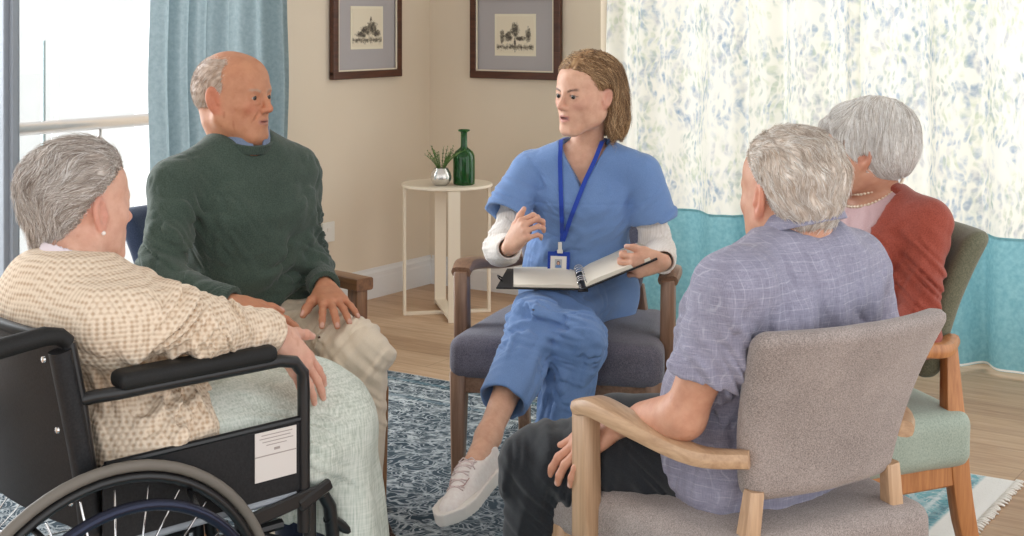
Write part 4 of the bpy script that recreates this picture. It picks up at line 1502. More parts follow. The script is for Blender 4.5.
def shoe_parts(root, org, heel, toe, up, mats, lace=True, name='shoe'):
    """low sneaker from heel to toe (points on the sole), up = out of the instep"""
    y = nrm(toe - heel); x = nrm(np.cross(y, up)); z = np.cross(x, y); Mx = np.stack([x, y, z], 1); L = np.linalg.norm(toe - heel)
    P = lambda a, b, c: heel + Mx @ np.array([a, b * L, c])
    hw = .0405
    def outl(q, grow=0.0):   # plan outline
        t = q[:, 1] / L
        w = np.interp(t, [-.02, .0, .06, .3, .5, .72, .88, .97, 1.02], [.004, .022, .032, .032, .036, .0445, .038, .020, .003]).astype(f32)
        cx = np.interp(t, [0, .5, 1], [0, -.002, .003]).astype(f32)
        return np.abs(q[:, 0] - cx) - w - grow
    h32 = heel.astype(f32); M32 = Mx.astype(f32)
    def solef(p):
        q = (p - h32) @ M32
        d = np.maximum(outl(q, .003), np.abs(q[:, 2] - .011) - .0105)
        return np.maximum(d, np.maximum(-q[:, 1] - .002, q[:, 1] - L - .002)) * .8 - .0035
    up_ = su(.03, erc(P(0, .10, .045), P(0, .48, .040), .036, .037, z, 1.1), erc(P(0, .45, .038), P(0, .86, .022), .036, .028, z, .85), ell(P(0, .13, .055), (.030, .034, .036), Mx))
    hole = su(.012, ell(P(0, .20, .094), (.024, .052, .040), Mx), rc(P(0, .20, .07), P(0, .10, .2), .028, .045))
    def upper(p):
        q = (p - h32) @ M32
        d = up_(p)
        d = -smin(-d, -(outl(q, .001)), .008)
        d = -smin(-d, hole(p), .004)
        return np.maximum(d, .018 - q[:, 2])
    lo, hi = heel - .2, heel + y * L + .12; lo = np.minimum(lo, toe - .12); hi = np.maximum(heel + .2, toe + .12)
    s = sdf_obj(name, upper, lo, hi, .003, mats[0], root, org)
    sdf_obj('sole', solef, lo, hi, .003, mats[1], s, org)
    if lace:
        la = MB(); P0 = P
        def P(a, b, c):
            q = P0(a, b, .13)
            for _ in range(60):
                v = float(upper(q[None].astype(f32))[0])
                if v < .0012 or (q - P0(a, b, 0)) @ z < .012: break
                q = q - z * max(v * .6, .0005)
            return q + z * .0008
        for k in range(5):
            t = .43 + .068 * k; hz = .080 - .0125 * k; w_ = .019
            la.tube([P(-w_ - .004, t - .01, hz - .016), P(-w_ * .5, t + .003, hz - .002), P(w_ * .5, t + .016, hz - .003), P(w_ + .004, t + .022, hz - .018)], .0019, 6)
            la.tube([P(w_ + .004, t - .01, hz - .016), P(w_ * .5, t + .003, hz - .002), P(-w_ * .5, t + .016, hz - .003), P(-w_ - .004, t + .022, hz - .018)], .0019, 6)
        for sg in (-1, 1):
            la.tube([P(0, .42, 0), P(sg * .012, .405, 0) + z * .006, P(sg * .026, .42, 0) + z * .003, P(sg * .018, .445, 0), P(0, .43, 0)], .0017, 6)
            la.tube([P(0, .42, 0), P(sg * .018, .46, 0), P(sg * .030, .50, 0)], .0017, 6)
        la.build('laces', mats[2], s, 0, org)
        st = MB(); st.tube([P(-.026, .60, .030), P(-.020, .68, .0445), P(0, .715, .049), P(.020, .68, .0445), P(.026, .60, .030)], .0012, 5)
        st.build('stitching', mats[3], s, 0, org)
    return s


# ------------------------------------------------------------------ cloth materials
def knit(name, c1, c2, per=.004, bump=.5):
    t = NT(name); v = t.coord((1 / per,) * 3)
    w = t.n('ShaderNodeTexWave', wave_type='BANDS', bands_direction='X'); w.inputs['Scale'].default_value = .16; w.inputs['Distortion'].default_value = 1.2; w.inputs['Detail'].default_value = 1; t.l(v, w.inputs['Vector'])
    n = t.noise(t.coord(), 500, 2); n2 = t.noise(t.coord(), 7, 3)
    f = t.math('ADD', t.math('MULTIPLY', n, .5), t.math('ADD', t.math('MULTIPLY', n2, .3), t.math('MULTIPLY', w.outputs['Fac'], .2)))
    t.base(t.ramp(f, [(.3, c1), (.7, c2)])); t.set(Roughness=.95, Sheen_Weight=.15); t.b.inputs['Specular IOR Level'].default_value = .15
    t.bump(t.math('ADD', w.outputs['Fac'], n), bump, .0012); return t.m


def waffle(name, hi, lo, per=.0098):
    t = NT(name); tc = t.n('ShaderNodeTexCoord'); sp = t.n('ShaderNodeSeparateXYZ')
    nz = t.n('ShaderNodeTexNoise'); nz.inputs['Scale'].default_value = 9; t.l(tc.outputs['Object'], nz.inputs['Vector'])
    sc_ = t.n('ShaderNodeVectorMath', operation='SCALE'); sc_.inputs['Scale'].default_value = .010; t.l(nz.outputs['Color'], sc_.inputs[0])
    ad = t.n('ShaderNodeVectorMath', operation='ADD'); t.l(tc.outputs['Object'], ad.inputs[0]); t.l(sc_.outputs[0], ad.inputs[1]); t.l(ad.outputs[0], sp.inputs[0])
    k = 2 * PI / per
    s = [t.math('SINE', t.math('MULTIPLY', sp.outputs[i], k * (1, .98, 1.03)[i])) for i in range(3)]
    a = t.math('ADD', s[0], t.math('ADD', s[1], s[2]))
    a = t.math('MULTIPLY', a, .333)
    f = t.math('ADD', .5, t.math('MULTIPLY', a, .5))
    n = t.noise(t.coord(), 400, 2)
    f2 = t.math('ADD', t.math('MULTIPLY', f, .85), t.math('MULTIPLY', n, .15))
    t.base(t.ramp(f2, [(.16, lo), (.60, hi)])); t.set(Roughness=.95, Sheen_Weight=.1); t.b.inputs['Specular IOR Level'].default_value = .1
    t.bump(f, .7, .003); return t.m


def plaid(name, c1, c2, line, rz, per=.014):
    """fine linen check; the axes are turned by rz to the wearer's back"""
    t = NT(name); v = t.coord((1, 1, 1), rot=(0, 0, -rz)); sp = t.n('ShaderNodeSeparateXYZ')
    nz = t.n('ShaderNodeTexNoise'); nz.inputs['Scale'].default_value = 12; t.l(v, nz.inputs['Vector'])
    sc_ = t.n('ShaderNodeVectorMath', operation='SCALE'); sc_.inputs['Scale'].default_value = .018; t.l(nz.outputs['Color'], sc_.inputs[0])
    ad = t.n('ShaderNodeVectorMath', operation='ADD'); t.l(v, ad.inputs[0]); t.l(sc_.outputs[0], ad.inputs[1]); t.l(ad.outputs[0], sp.inputs[0])
    n1 = t.noise(t.coord((700, 700, 60), rot=(0, 0, -rz)), 1, 1); n2 = t.noise(t.coord((60, 60, 700)), 1, 1); n3 = t.noise(t.coord(), 9, 3)
    f = t.math('ADD', t.math('MULTIPLY', n1, .4), t.math('ADD', t.math('MULTIPLY', n2, .35), t.math('MULTIPLY', n3, .25)))
    c = t.ramp(f, [(.35, c1), (.65, c2)])
    for i, kk in ((0, 1.0), (2, .93)):
        s = t.math('SINE', t.math('MULTIPLY', sp.outputs[i], 2 * PI / per * kk))
        l = t.ramp(s, [(.90, (0, 0, 0, 1)), (.99, (1, 1, 1, 1))])
        s2 = t.math('SINE', t.math('MULTIPLY', sp.outputs[i], 2 * PI / (per * 3) * kk)); l2 = t.ramp(s2, [(.55, (0, 0, 0, 1)), (.95, (1, 1, 1, 1))])
        brk = t.ramp(t.noise(t.coord(), 34, 2), [(.42, (.15, .15, .15, 1)), (.62, (1, 1, 1, 1))])
        c = t.mix(t.math('MULTIPLY', t.math('MULTIPLY', l, brk), .32), c, line); c = t.mix(t.math('MULTIPLY', l2, .22), c, c1)
    t.base(c); t.set(Roughness=.9, Sheen_Weight=.1); t.b.inputs['Specular IOR Level'].default_value = .2
    t.bump(n1, .2, .001); return t.m


M['scrubs'] = fabric('blue_scrubs', srgb(96, 126, 176), srgb(120, 152, 200), 700, .75, .12, blot=5)
M['white_knit'] = knit('white_ribbed_cotton', srgb(222, 214, 206), srgb(240, 234, 228), .004, .3)
M['green_knit'] = fabric('dark_green_wool', srgb(48, 61, 54), srgb(76, 90, 80), 320, .95, .5, blot=8)
M['chino'] = fabric('beige_twill', srgb(210, 194, 170), srgb(230, 216, 196), 800, .85, .12, blot=5)
M['denim_shirt'] = fabric('grey_blue_chambray', srgb(92, 106, 132), srgb(128, 142, 166), 600, .85, .2)
M['black_jean'] = fabric('black_denim', srgb(22, 24, 28), srgb(38, 41, 46), 500, .8, .2)
M['navy_cloth'] = fabric('navy_cloth', srgb(20, 26, 44), srgb(32, 40, 62), 500, .85, .2)
M['waffle'] = waffle('cream_waffle_knit', srgb(230, 212, 190), srgb(194, 168, 142), .0086)
M['rust'] = fabric('rust_knit', srgb(130, 56, 44), srgb(162, 82, 66), 330, .95, .4, blot=8)
M['pink'] = fabric('dusty_pink_jersey', srgb(186, 154, 158), srgb(208, 180, 182), 600, .85, .1)
M['leather_w'] = fabric('white_leather', srgb(232, 222, 218), srgb(244, 238, 234), 90, .5, .06, sheen=0)
M['sole_w'] = plain('white_rubber_sole', srgb(228, 222, 216), .6)
M['lace_w'] = plain('pale_pink_lace', srgb(222, 204, 202), .85)
M['thread'] = plain('rose_stitching', srgb(196, 158, 152), .85)
M['brown_shoe'] = plain('brown_leather', srgb(70, 46, 32), .45)
M['dark_sole'] = plain('dark_sole', srgb(30, 26, 24), .7)
M['belt'] = plain('brown_belt_leather', srgb(74, 48, 34), .45)


def rug_top(): return .0095
GZ = .010


def prune(fn, c, r):
    """evaluate a detail only near c"""
    c = np.asarray(c, f32)
    def f(p):
        q = p - c; far = np.sqrt((q * q).sum(1)) - r
        o = np.maximum(far, .0) + .05; m = far < .05
        if m.any(): o[m] = fn(p[m])
        return o
    return f


def ringcut(a, b, r, th=.004, hollow=.05):
    """hollow of a sleeve or trouser end: a tapering bore from along the limb out past its end b"""
    return rc(a, b, r, r)


# ================================================================== the woman in blue scrubs
def nurse():
    r, fw = torso_frame((-.225, -.974))
    hip = C(.195, 4.235, .505); neck = C(.215, 4.145, .935)
    org = np.array([*hip[:2], 0.])
    root = empty('person', org); tag(root, 'woman in blue scrubs with shoulder-length hair, gesturing, legs crossed, holding an open binder', 'person')
    hd = Head(PX(586, 94, 4.08), frame(DV(-.74, -.66, -.05), roll=.03), .945, 'f', 0, .0045)
    shR = neck + r * .168 - (0, 0, .064); shL = neck - r * .168 - (0, 0, .064)
    elR = PX(502, 248, 4.10); wrR = PX(509, 248, 3.89)
    elL = PX(657, 250, 4.12); wrL = PX(664, 262, 3.875)
    dR = DV(.42, -.45, .62); nR = DV(-.75, -.55, .05)
    hR = hand(wrR, dR, nR, -1, ((.95, 1.0, .6), (.95, 1.0, .5), (.95, 1.0, .5), (1.0, 1.0, .5)), .10, (.55, .35), .95, .9)
    dL = DV(-.90, -.22, -.10); nL = DV(-.22, -.90, -.10)
    hL = hand(wrL, dL, nL, +1, ((.75, 1.1, .6), (.75, 1.1, .6), (.78, 1.1, .6), (.8, 1.1, .6)), .10, (.50, .5), .93, .95)
    hpL = hip - r * .088; hpR = hip + r * .088
    knL = C(.062, 3.84, .485); anL = C(-.060, 3.56, .268)
    knR = C(.175, 3.80, .450); anR = C(.10, 3.82, .10)
    toeL = C(-.158, 3.33, .130); heelL = C(-.040, 3.565, .178)
    cols = dict(red=(.66, .28, .22), lip=(.58, .24, .22), brow=(.11, .06, .04), browk=.92, lash=(.05, .03, .025), lipk=.75)
    make_body(root, org, hd, neck, hip, r, [(shR, elR, wrR), (shL, elL, wrL)], [(hpL, knL, anL, along(anL, toeL, .35)), (hpR, knR, anR, anR + DV(-.1, -1, -.4) * .08)],
              [hR, hL], SKIN_F, cols, .95, .92, neck_r=(.044, .046))
    eyes(hd, root, M, (-.12, 1, -.02), org)
    # scrub top
    body = trunk(hip + (0, 0, .0), neck, r, .93, .95, .0, .014, .010, -.10, hipw=1.0)
    slR = along(shR, elR, .60); slL = along(shL, elL, .60)
    slR = PX(505, 216, 4.09); slL = PX(655, 221, 4.10)
    sR = erc(shR - (0, 0, .006), slR, .056, .066, fw, .92); sL = erc(shL - (0, 0, .006), slL, .056, .066, fw, .92)
    boreR = rc(along(shR, slR, .55), slR + (slR - shR) * .6, .035, .075); boreL = rc(along(shL, slL, .55), slL + (slL - shL) * .6, .035, .075)
    yokeR = rc(neck + r * .055 - (0, 0, .030), shR - r * .01, .056, .056); yokeL = rc(neck - r * .055 - (0, 0, .030), shL + r * .01, .056, .056)
    n32 = neck.astype(f32); r32 = r.astype(f32); fw32 = fw.astype(f32)
    def vneck(p):
        q = p - n32; x = np.abs(q @ r32); z = q[:, 2]; y = q @ fw32
        v = (x - (z + .105) * .58) * .86
        return np.maximum(v, -y + .0)
    skirt = loft(hip - (0, 0, .02), hip + (0, 0, .16), r, [(-.35, .168, .145, .125, 0), (.3, .160, .130, .120, 0), (1.0, .142, .112, .11, 0)])
    folds = [pull(shR + fw * .08 - (0, 0, .06), neck - shR - (0, 0, .25), .13, .035, .0035, 3), pull(shL + fw * .08 - (0, 0, .06), neck - shL - (0, 0, .25), .13, .035, .0035, 6),
             pull(along(hip, neck, .3) + fw * .1, DV(.9, 0, .3), .13, .055, .005, 8), pull(along(hip, neck, .08) + fw * .12, DV(.6, 0, .9), .12, .045, .005, 12),
             limbfold(shR, slR, .8, .5, .05, .003, 2), limbfold(shL, slL, .8, .5, .05, .003, 5), wob((5, 5, 3), .004, 2)]
    body = addd(su(.03, body, skirt, yokeR, yokeL), *folds)
    sl = su(.0, inter(.006, sR, plane(slR, slR - shR)), inter(.006, sL, plane(slL, slL - shL)))
    top = su(.014, body, addd(sl, folds[4], folds[5]))
    seam = prune(rc(neck - (0, 0, .145) + fw * .118 + r * .13, neck - (0, 0, .145) + fw * .118 - r * .13, .0022), neck - (0, 0, .14), .3)
    def ftop(p):
        d = top(p)
        for b in (vneck, rc(neck - (0, 0, .02), neck + (0, 0, .12), .056, .068), boreR, boreL): d = -smin(-d, b(p), .006)
        # stitched yoke line
        q = p - n32; k = np.exp(-((q[:, 2] + .150) / .0022) ** 2) * (np.abs(q @ r32) < .15) * sst(0, .04, q @ fw32)
        return d + .0022 * k
    lo, hi = bounds([hip, neck, shR, shL, slR, slL], .19)
    sdf_obj('scrub_top', ftop, lo, hi, .0035, M['scrubs'], root, org)
    # lanyard and badge: hang from her neck, a thing of their own
    solid = su(.014, body, sl)
    lo_ = PX(562, 240, 3.9)
    ly = ray_hit(solid, 561, 236, 3.4)
    L_ = empty('lanyard', ly); tag(L_, 'royal blue lanyard with a photo identity badge round the neck of the woman in scrubs', 'lanyard')
    cen = neck + fw * .0
    def strap(pts, back):
        pp = np.array(pts, float); tq = np.linspace(0, len(pp) - 1, 22)
        P = [back] + [ray_hit(solid, np.interp(t_, range(len(pp)), pp[:, 0]), np.interp(t_, range(len(pp)), pp[:, 1]), 3.4, off=.005) for t_ in tq]
        m = MB(); k = len(P); V = []
        tt = np.linspace(0, k - 1, (k - 1) * 3 + 1); Q = np.stack([np.interp(tt, range(k), np.array(P)[:, i]) for i in range(3)], 1)
        for i in range(len(Q)):
            T = Q[min(i + 1, len(Q) - 1)] - Q[max(i - 1, 0)]
            g = grad(solid, Q[i][None].astype(f32))[0].astype(float); sd = nrm(np.cross(nrm(T), g)) * .0062
            up = g * .0012
            V += [Q[i] - sd + up, Q[i] + sd + up, Q[i] + sd - up, Q[i] - sd - up]
        n = len(Q)
        Fc = [(i * 4 + j, i * 4 + (j + 1) % 4, (i + 1) * 4 + (j + 1) % 4, (i + 1) * 4 + j) for i in range(n - 1) for j in range(4)] + [(3, 2, 1, 0), (4 * n - 4, 4 * n - 3, 4 * n - 2, 4 * n - 1)]
        return m.add(V, Fc)
    M['royal'] = fabric('royal_blue_ribbon', srgb(24, 54, 150), srgb(40, 76, 180), 700, .6, .1)
    bk = neck - fw * .045 + (0, 0, .028)
    strap([(561, 140), (560, 160), (561, 198), (562, 226), (562, 241)], neck + r * .058 - fw * .01 + (0, 0, .030)).build('strap', M['royal'], L_, 50, ly)
    strap([(602, 142), (595, 160), (585, 181), (571, 217), (563, 241)], neck - r * .058 - fw * .01 + (0, 0, .030)).build('strap', M['royal'], L_, 50, ly)
    Fb = frame(fw)      # x to her right, y out of the chest
    cp = ray_hit(solid, 560, 248, 3.4, off=.010)
    MB().box(cp + (0, 0, .004), (.0055, .003, .013), Fb, bev=.002).box(cp - (0, 0, .010), (.008, .0035, .005), Fb, bev=.0015).build('clip', M['plastic_w'], L_, None, ly)
    bc = ray_hit(solid, 559, 264, 3.4, off=.012) + fw * .006
    Fb = frame(nrm(fw + np.array([0, 0, .15])))
    hb_ = MB().box(bc, (.0325, .0022, .036), Fb, bev=.002).box(bc + Fb @ np.array([0, .001, .034]), (.012, .003, .004), Fb, bev=.001).build('badge_holder', M['royal'], L_, None, ly)
    cd_ = MB().box(bc + Fb @ np.array([0, .0027, -.004]), (.0235, .0006, .0275), Fb).build('card', M['plastic_w'], hb_, None, ly)
    c1 = bc + Fb @ np.array([0, .0036, .002])
    MB().box(c1, (.0105, .0004, .0125), Fb).build('photo', plain('photo_backdrop', srgb(180, 182, 186), .5), hb_, None, ly)
    ph = MB(); Fe = Fb
    for (a, b, ra, rb, dy) in ((0, -.0085, .0085, .0055, .0006), ):
        ph.add([c1 + Fe @ np.array([a + ra * math.cos(t_), dy, b + max(rb * math.sin(t_) * 1.2, -.003)]) for t_ in np.linspace(0, 2 * PI, 20, endpoint=False)], [tuple(range(20))])
    ph.build('photo_shoulders', M['scrubs'], hb_, None, ly)
    MB().add([c1 + Fe @ np.array([.0052 * math.cos(t_), .0008, .0018 + .0062 * math.sin(t_)]) for t_ in np.linspace(0, 2 * PI, 20, endpoint=False)], [tuple(range(20))]).build('photo_hair', plain('photo_hair', srgb(74, 52, 38), .6), hb_, None, ly)
    MB().add([c1 + Fe @ np.array([.0036 * math.cos(t_), .0010, .0010 + .0048 * math.sin(t_)]) for t_ in np.linspace(0, 2 * PI, 20, endpoint=False)], [tuple(range(20))]).build('photo_face', plain('photo_face', srgb(206, 160, 136), .6), hb_, None, ly)
    g = MB()
    for z_, w_ in ((-.016, .016), (-.021, .012), (-.026, .014)): g.box(bc + Fb @ np.array([0, .0036, z_]), (w_, .0003, .0010), Fb)
    g.build('card_print', M['ink'], hb_, None, ly)
    # open ring binder on her lap
    S0 = PX(583, 297, 3.84); S0[2] = .583; dv = DV(0, 1) * .285; bo = S0 + dv * .5
    Bn = empty('binder', bo); tag(Bn, 'open black ring binder with blank pages lying across the lap of the woman in scrubs', 'binder')
    M['black_cover'] = fabric('black_leatherette', (.010, .010, .011, 1), (.02, .02, .022, 1), 300, .5, .15, sheen=0)
    M['page'] = plain('ivory_paper', srgb(238, 230, 214), .8)
    for nm, uv in (('left', nrm(DV(-.99, .10, .0)) * .222), ('right', nrm(DV(.93, .02, .38)) * .215)):
        n_ = nrm(np.cross(uv, dv)); n_ = n_ if n_[2] > 0 else -n_
        Mx = np.stack([nrm(uv), nrm(dv - nrm(uv) * (dv @ nrm(uv))), n_], 1)
        c = S0 + dv * .5 + uv * .5
        MB().box(c, (np.linalg.norm(uv) / 2, .1475, .0022), Mx, bev=.0015).build('cover', M['black_cover'], Bn, None, bo)
        f_ = .935 if nm == 'left' else .95
        pgm = MB()
        pc = S0 + dv * .5 + uv * (.485 if nm == 'right' else .45)
        def pg(u, v, top):
            h = .0035 + (.009 if nm == 'left' else .011) * (1 - (1 - min(1, u * 5)) ** 2 * .7) - .004 * u
            return S0 + dv * (.02 + .96 * v) + uv * (.05 + (.80 if nm == 'left' else .88) * u) + n_ * (h if top else .0023)
        nu = 14
        V = [pg(i / nu, j, 1) for j in (0, 1) for i in range(nu + 1)] + [pg(i / nu, j, 0) for j in (0, 1) for i in range(nu + 1)]
        k = nu + 1; Fc = []
        for i in range(nu):
            Fc += [(i, i + 1, k + i + 1, k + i), (2 * k + i, 3 * k + i, 3 * k + i + 1, 2 * k + i + 1), (i, 2 * k + i, 2 * k + i + 1, i + 1), (k + i, k + i + 1, 3 * k + i + 1, 3 * k + i)]
        Fc += [(0, k, 3 * k, 2 * k), (nu, 2 * k + nu, 3 * k + nu, k + nu)]
        pgm.add(V, Fc).build('pages', M['page'], Bn, 40, bo)
    MB().box(S0 + dv * .5 - (0, 0, .004), (.014, .1475, .002), frame(dv), bev=.0015).build('spine', M['black_cover'], Bn, None, bo)
    for q in (.10, .20, .30, .52, .64, .76, .88):
        c = S0 + dv * q + (0, 0, .010)
        MB().tube([c + DV(1, 0) * .013 * math.cos(a) + np.array([0, 0, .013 * math.sin(a)]) for a in np.linspace(0, 2 * PI, 20, endpoint=False)], .0013, 8, closed=True).build('ring', M['chrome'], Bn, 0, bo)
    e0 = S0 + nrm(DV(-.99, .10, .0)) * .218 + dv * .3
    MB().tube([e0, e0 + DV(-1, 0) * .012 + (0, 0, .012), e0 + DV(-1, .3) * .016 + dv * .15 + (0, 0, .010), e0 + dv * .2], .0022, 8).build('pen_loop', M['black_cover'], Bn, 40, bo)
    # white undershirt sleeves
    def sleeve(sh, el, wr, nm):
        f = su(.03, rc(along(sh, el, .35), el, .047, .044), rc(el, along(el, wr, .93), .045, .033))
        f = addd(f, limbfold(el, wr, .3, .5, .024, .003, 1), limbfold(sh, el, .85, .3, .026, .0025, 4), limbfold(el, wr, .9, .25, .015, .002, 2))
        f = inter(.004, f, plane(along(el, wr, .96), wr - el))
        f = sub(.003, f, rc(along(el, wr, .8), along(el, wr, 1.3), .0255, .030))
        lo, hi = bounds([sh, el, wr], .08)
        sdf_obj(nm, f, lo, hi, .003, M['white_knit'], root, org)
    sleeve(shR, elR, wrR, 'undershirt_sleeve'); sleeve(shL, elL, wrL, 'undershirt_sleeve')
    # trousers
    hemL = along(knL, anL, .70); hemR = along(knR, anR, .93)
    thL = rc(hpL, knL, .092, .076); thR = rc(hpR, knR, .092, .070)
    shL_ = rc(knL, hemL, .077, .064); shR_ = rc(knR, hemR, .074, .068)
    pel = loft(hip - (0, 0, .09), hip + (0, 0, .12), r, [(-.1, .165, .12, .12, 0), (.5, .170, .125, .125, 0), (1, .15, .11, .11, 0)])
    fl = [limbfold(hpL, knL, .9, .35, .045, .006, 3, .8), limbfold(knL, hemL, .15, .3, .04, .005, 2, .9), limbfold(hpR, knR, .85, .3, .045, .006, 5, .8), pull(along(knL, hemL, .5), hemL - knL, .16, .05, .006, 4), pull(along(knR, hemR, .5), hemR - knR, .18, .05, .006, 9),
          pull(along(hpL, knL, .55), knL - hpL, .15, .05, .005, 14), wob((6, 6, 4), .004, 6)]
    legL = inter(.004, su(.03, thL, shL_), plane(hemL, hemL - knL)); legR = inter(.004, su(.03, thR, shR_), plane(hemR, hemR - knR))
    tr = addd(su(.012, su(.03, pel, legL), legR), *fl)
    tr = sub(.004, tr, rc(along(knL, anL, .58), along(knL, anL, 1.0), .052, .066), rc(along(knR, anR, .75), along(knR, anR, 1.2), .052, .066))
    lo, hi = bounds([hip, knL, knR, hemL, hemR], .14)
    sdf_obj('scrub_trousers', tr, lo, hi, .0035, M['scrubs'], root, org)
    shoe_parts(root, org, heelL, toeL, nrm(anL - along(heelL, toeL, .25)), (M['leather_w'], M['sole_w'], M['lace_w'], M['thread']))
    hl = anR + DV(.3, .95) * .05; hl[2] = GZ; shoe_parts(root, org, hl, hl + DV(-.3, -.95) * .235, np.array([0, 0, 1.]), (M['leather_w'], M['sole_w'], M['lace_w'], M['thread']))
    # hair: side-parted bob tucked behind the near ear
    def thick(q):
        x, y, z = q[:, 0], q[:, 1], q[:, 2]; ax = np.abs(x)
        line = .058 - .55 * np.maximum(0, ax - .02) + .0 * z          # forward limit of hair by height
        fr = sst(.006, -.008, y - (.080 - .45 * np.clip(ax - .02, 0, 1) - .62 * np.clip(.080 - z, -.05, .2))) * (1 - sst(.032, .020, np.sqrt((y + .004) ** 2 + ((z + .012) / 1.4) ** 2)) * sst(.04, .06, ax))
        back = sst(-.002, -.022, y - (.0 - .0))
        t = .016 + .010 * sst(.04, -.05, z) * sst(.02, -.05, y)
        on = np.maximum(fr, 0)
        t = -.010 + (t + .010) * on
        part = np.exp(-((x + .018) / .006) ** 2) * sst(.05, .09, z) * sst(-.02, .02, y)
        return (t - .006 * part).astype(f32)
    cap = hair_shell(hd, thick)
    # falling lengths
    def fall(q):
        # two side masses and the back
        a = ell((.070, -.062, -.060), (.028, .034, .080)); b = ell((-.072, -.062, -.065), (.030, .036, .078)); c = ell((0, -.085, -.065), (.078, .034, .080))
        d = smin(smin(a(q), b(q), .03), c(q), .04)
        inner = su(.02, ell((0, .01, -.03), (.066, .075, .09)), rc((0, -.02, -.05), (0, -.04, -.2), .050))(q)
        d = -smin(-d, inner, .01)
        return d
    def fs(p):
        q = hd.loc(p)
        g = .0028 * vnoise(np.stack([np.arctan2(q[:, 0], -q[:, 1]) * 13, q[:, 2] * 9, q[:, 2] * 0], 1), 4)
        loc_ = smin(hd.cranium(q) - thick(q), fall(q), .025) + g
        # the ends are uneven
        return np.maximum(loc_, -(q[:, 2] + .132 + .010 * vnoise(q * 60, 3)) * .7) * hd.sc
    def flow(q):
        x, y, z = q[:, 0], q[:, 1], q[:, 2]
        s = np.where(x > -.018, 1.0, -1.0)
        top = sst(.02, .09, z)[:, None]
        a = np.stack([s * 1.1, -.35 - .2 * np.abs(x) / .07, -.35 + 0 * x], 1)
        b = np.stack([.18 * s * np.sin(z * 55 + x * 20), -1.3 * sst(-.03, .03, z) * sst(-.03, .05, y) + .12 * np.sin(z * 70), -1 + 0 * x], 1)
        return a * top + b * (1 - top)
    mat = hair_mat('dark_blonde_hair', srgb(96, 70, 48), srgb(168, 130, 92), srgb(236, 204, 160), .38)
    hair_obj('hair', fs, hd.c - .22, hd.c + .2, mat, root, org, hd,
             [dict(n=5200, length=.11, dirf=flow, lift=(-.001, .006), steps=12, r=.00062, clump=.7, seed=3, stray=.15)], .003)
    return dict(hd=hd, neck=neck, hip=hip, r=r, fw=fw, root=root, org=org, wrL=wrL, hL=hL)


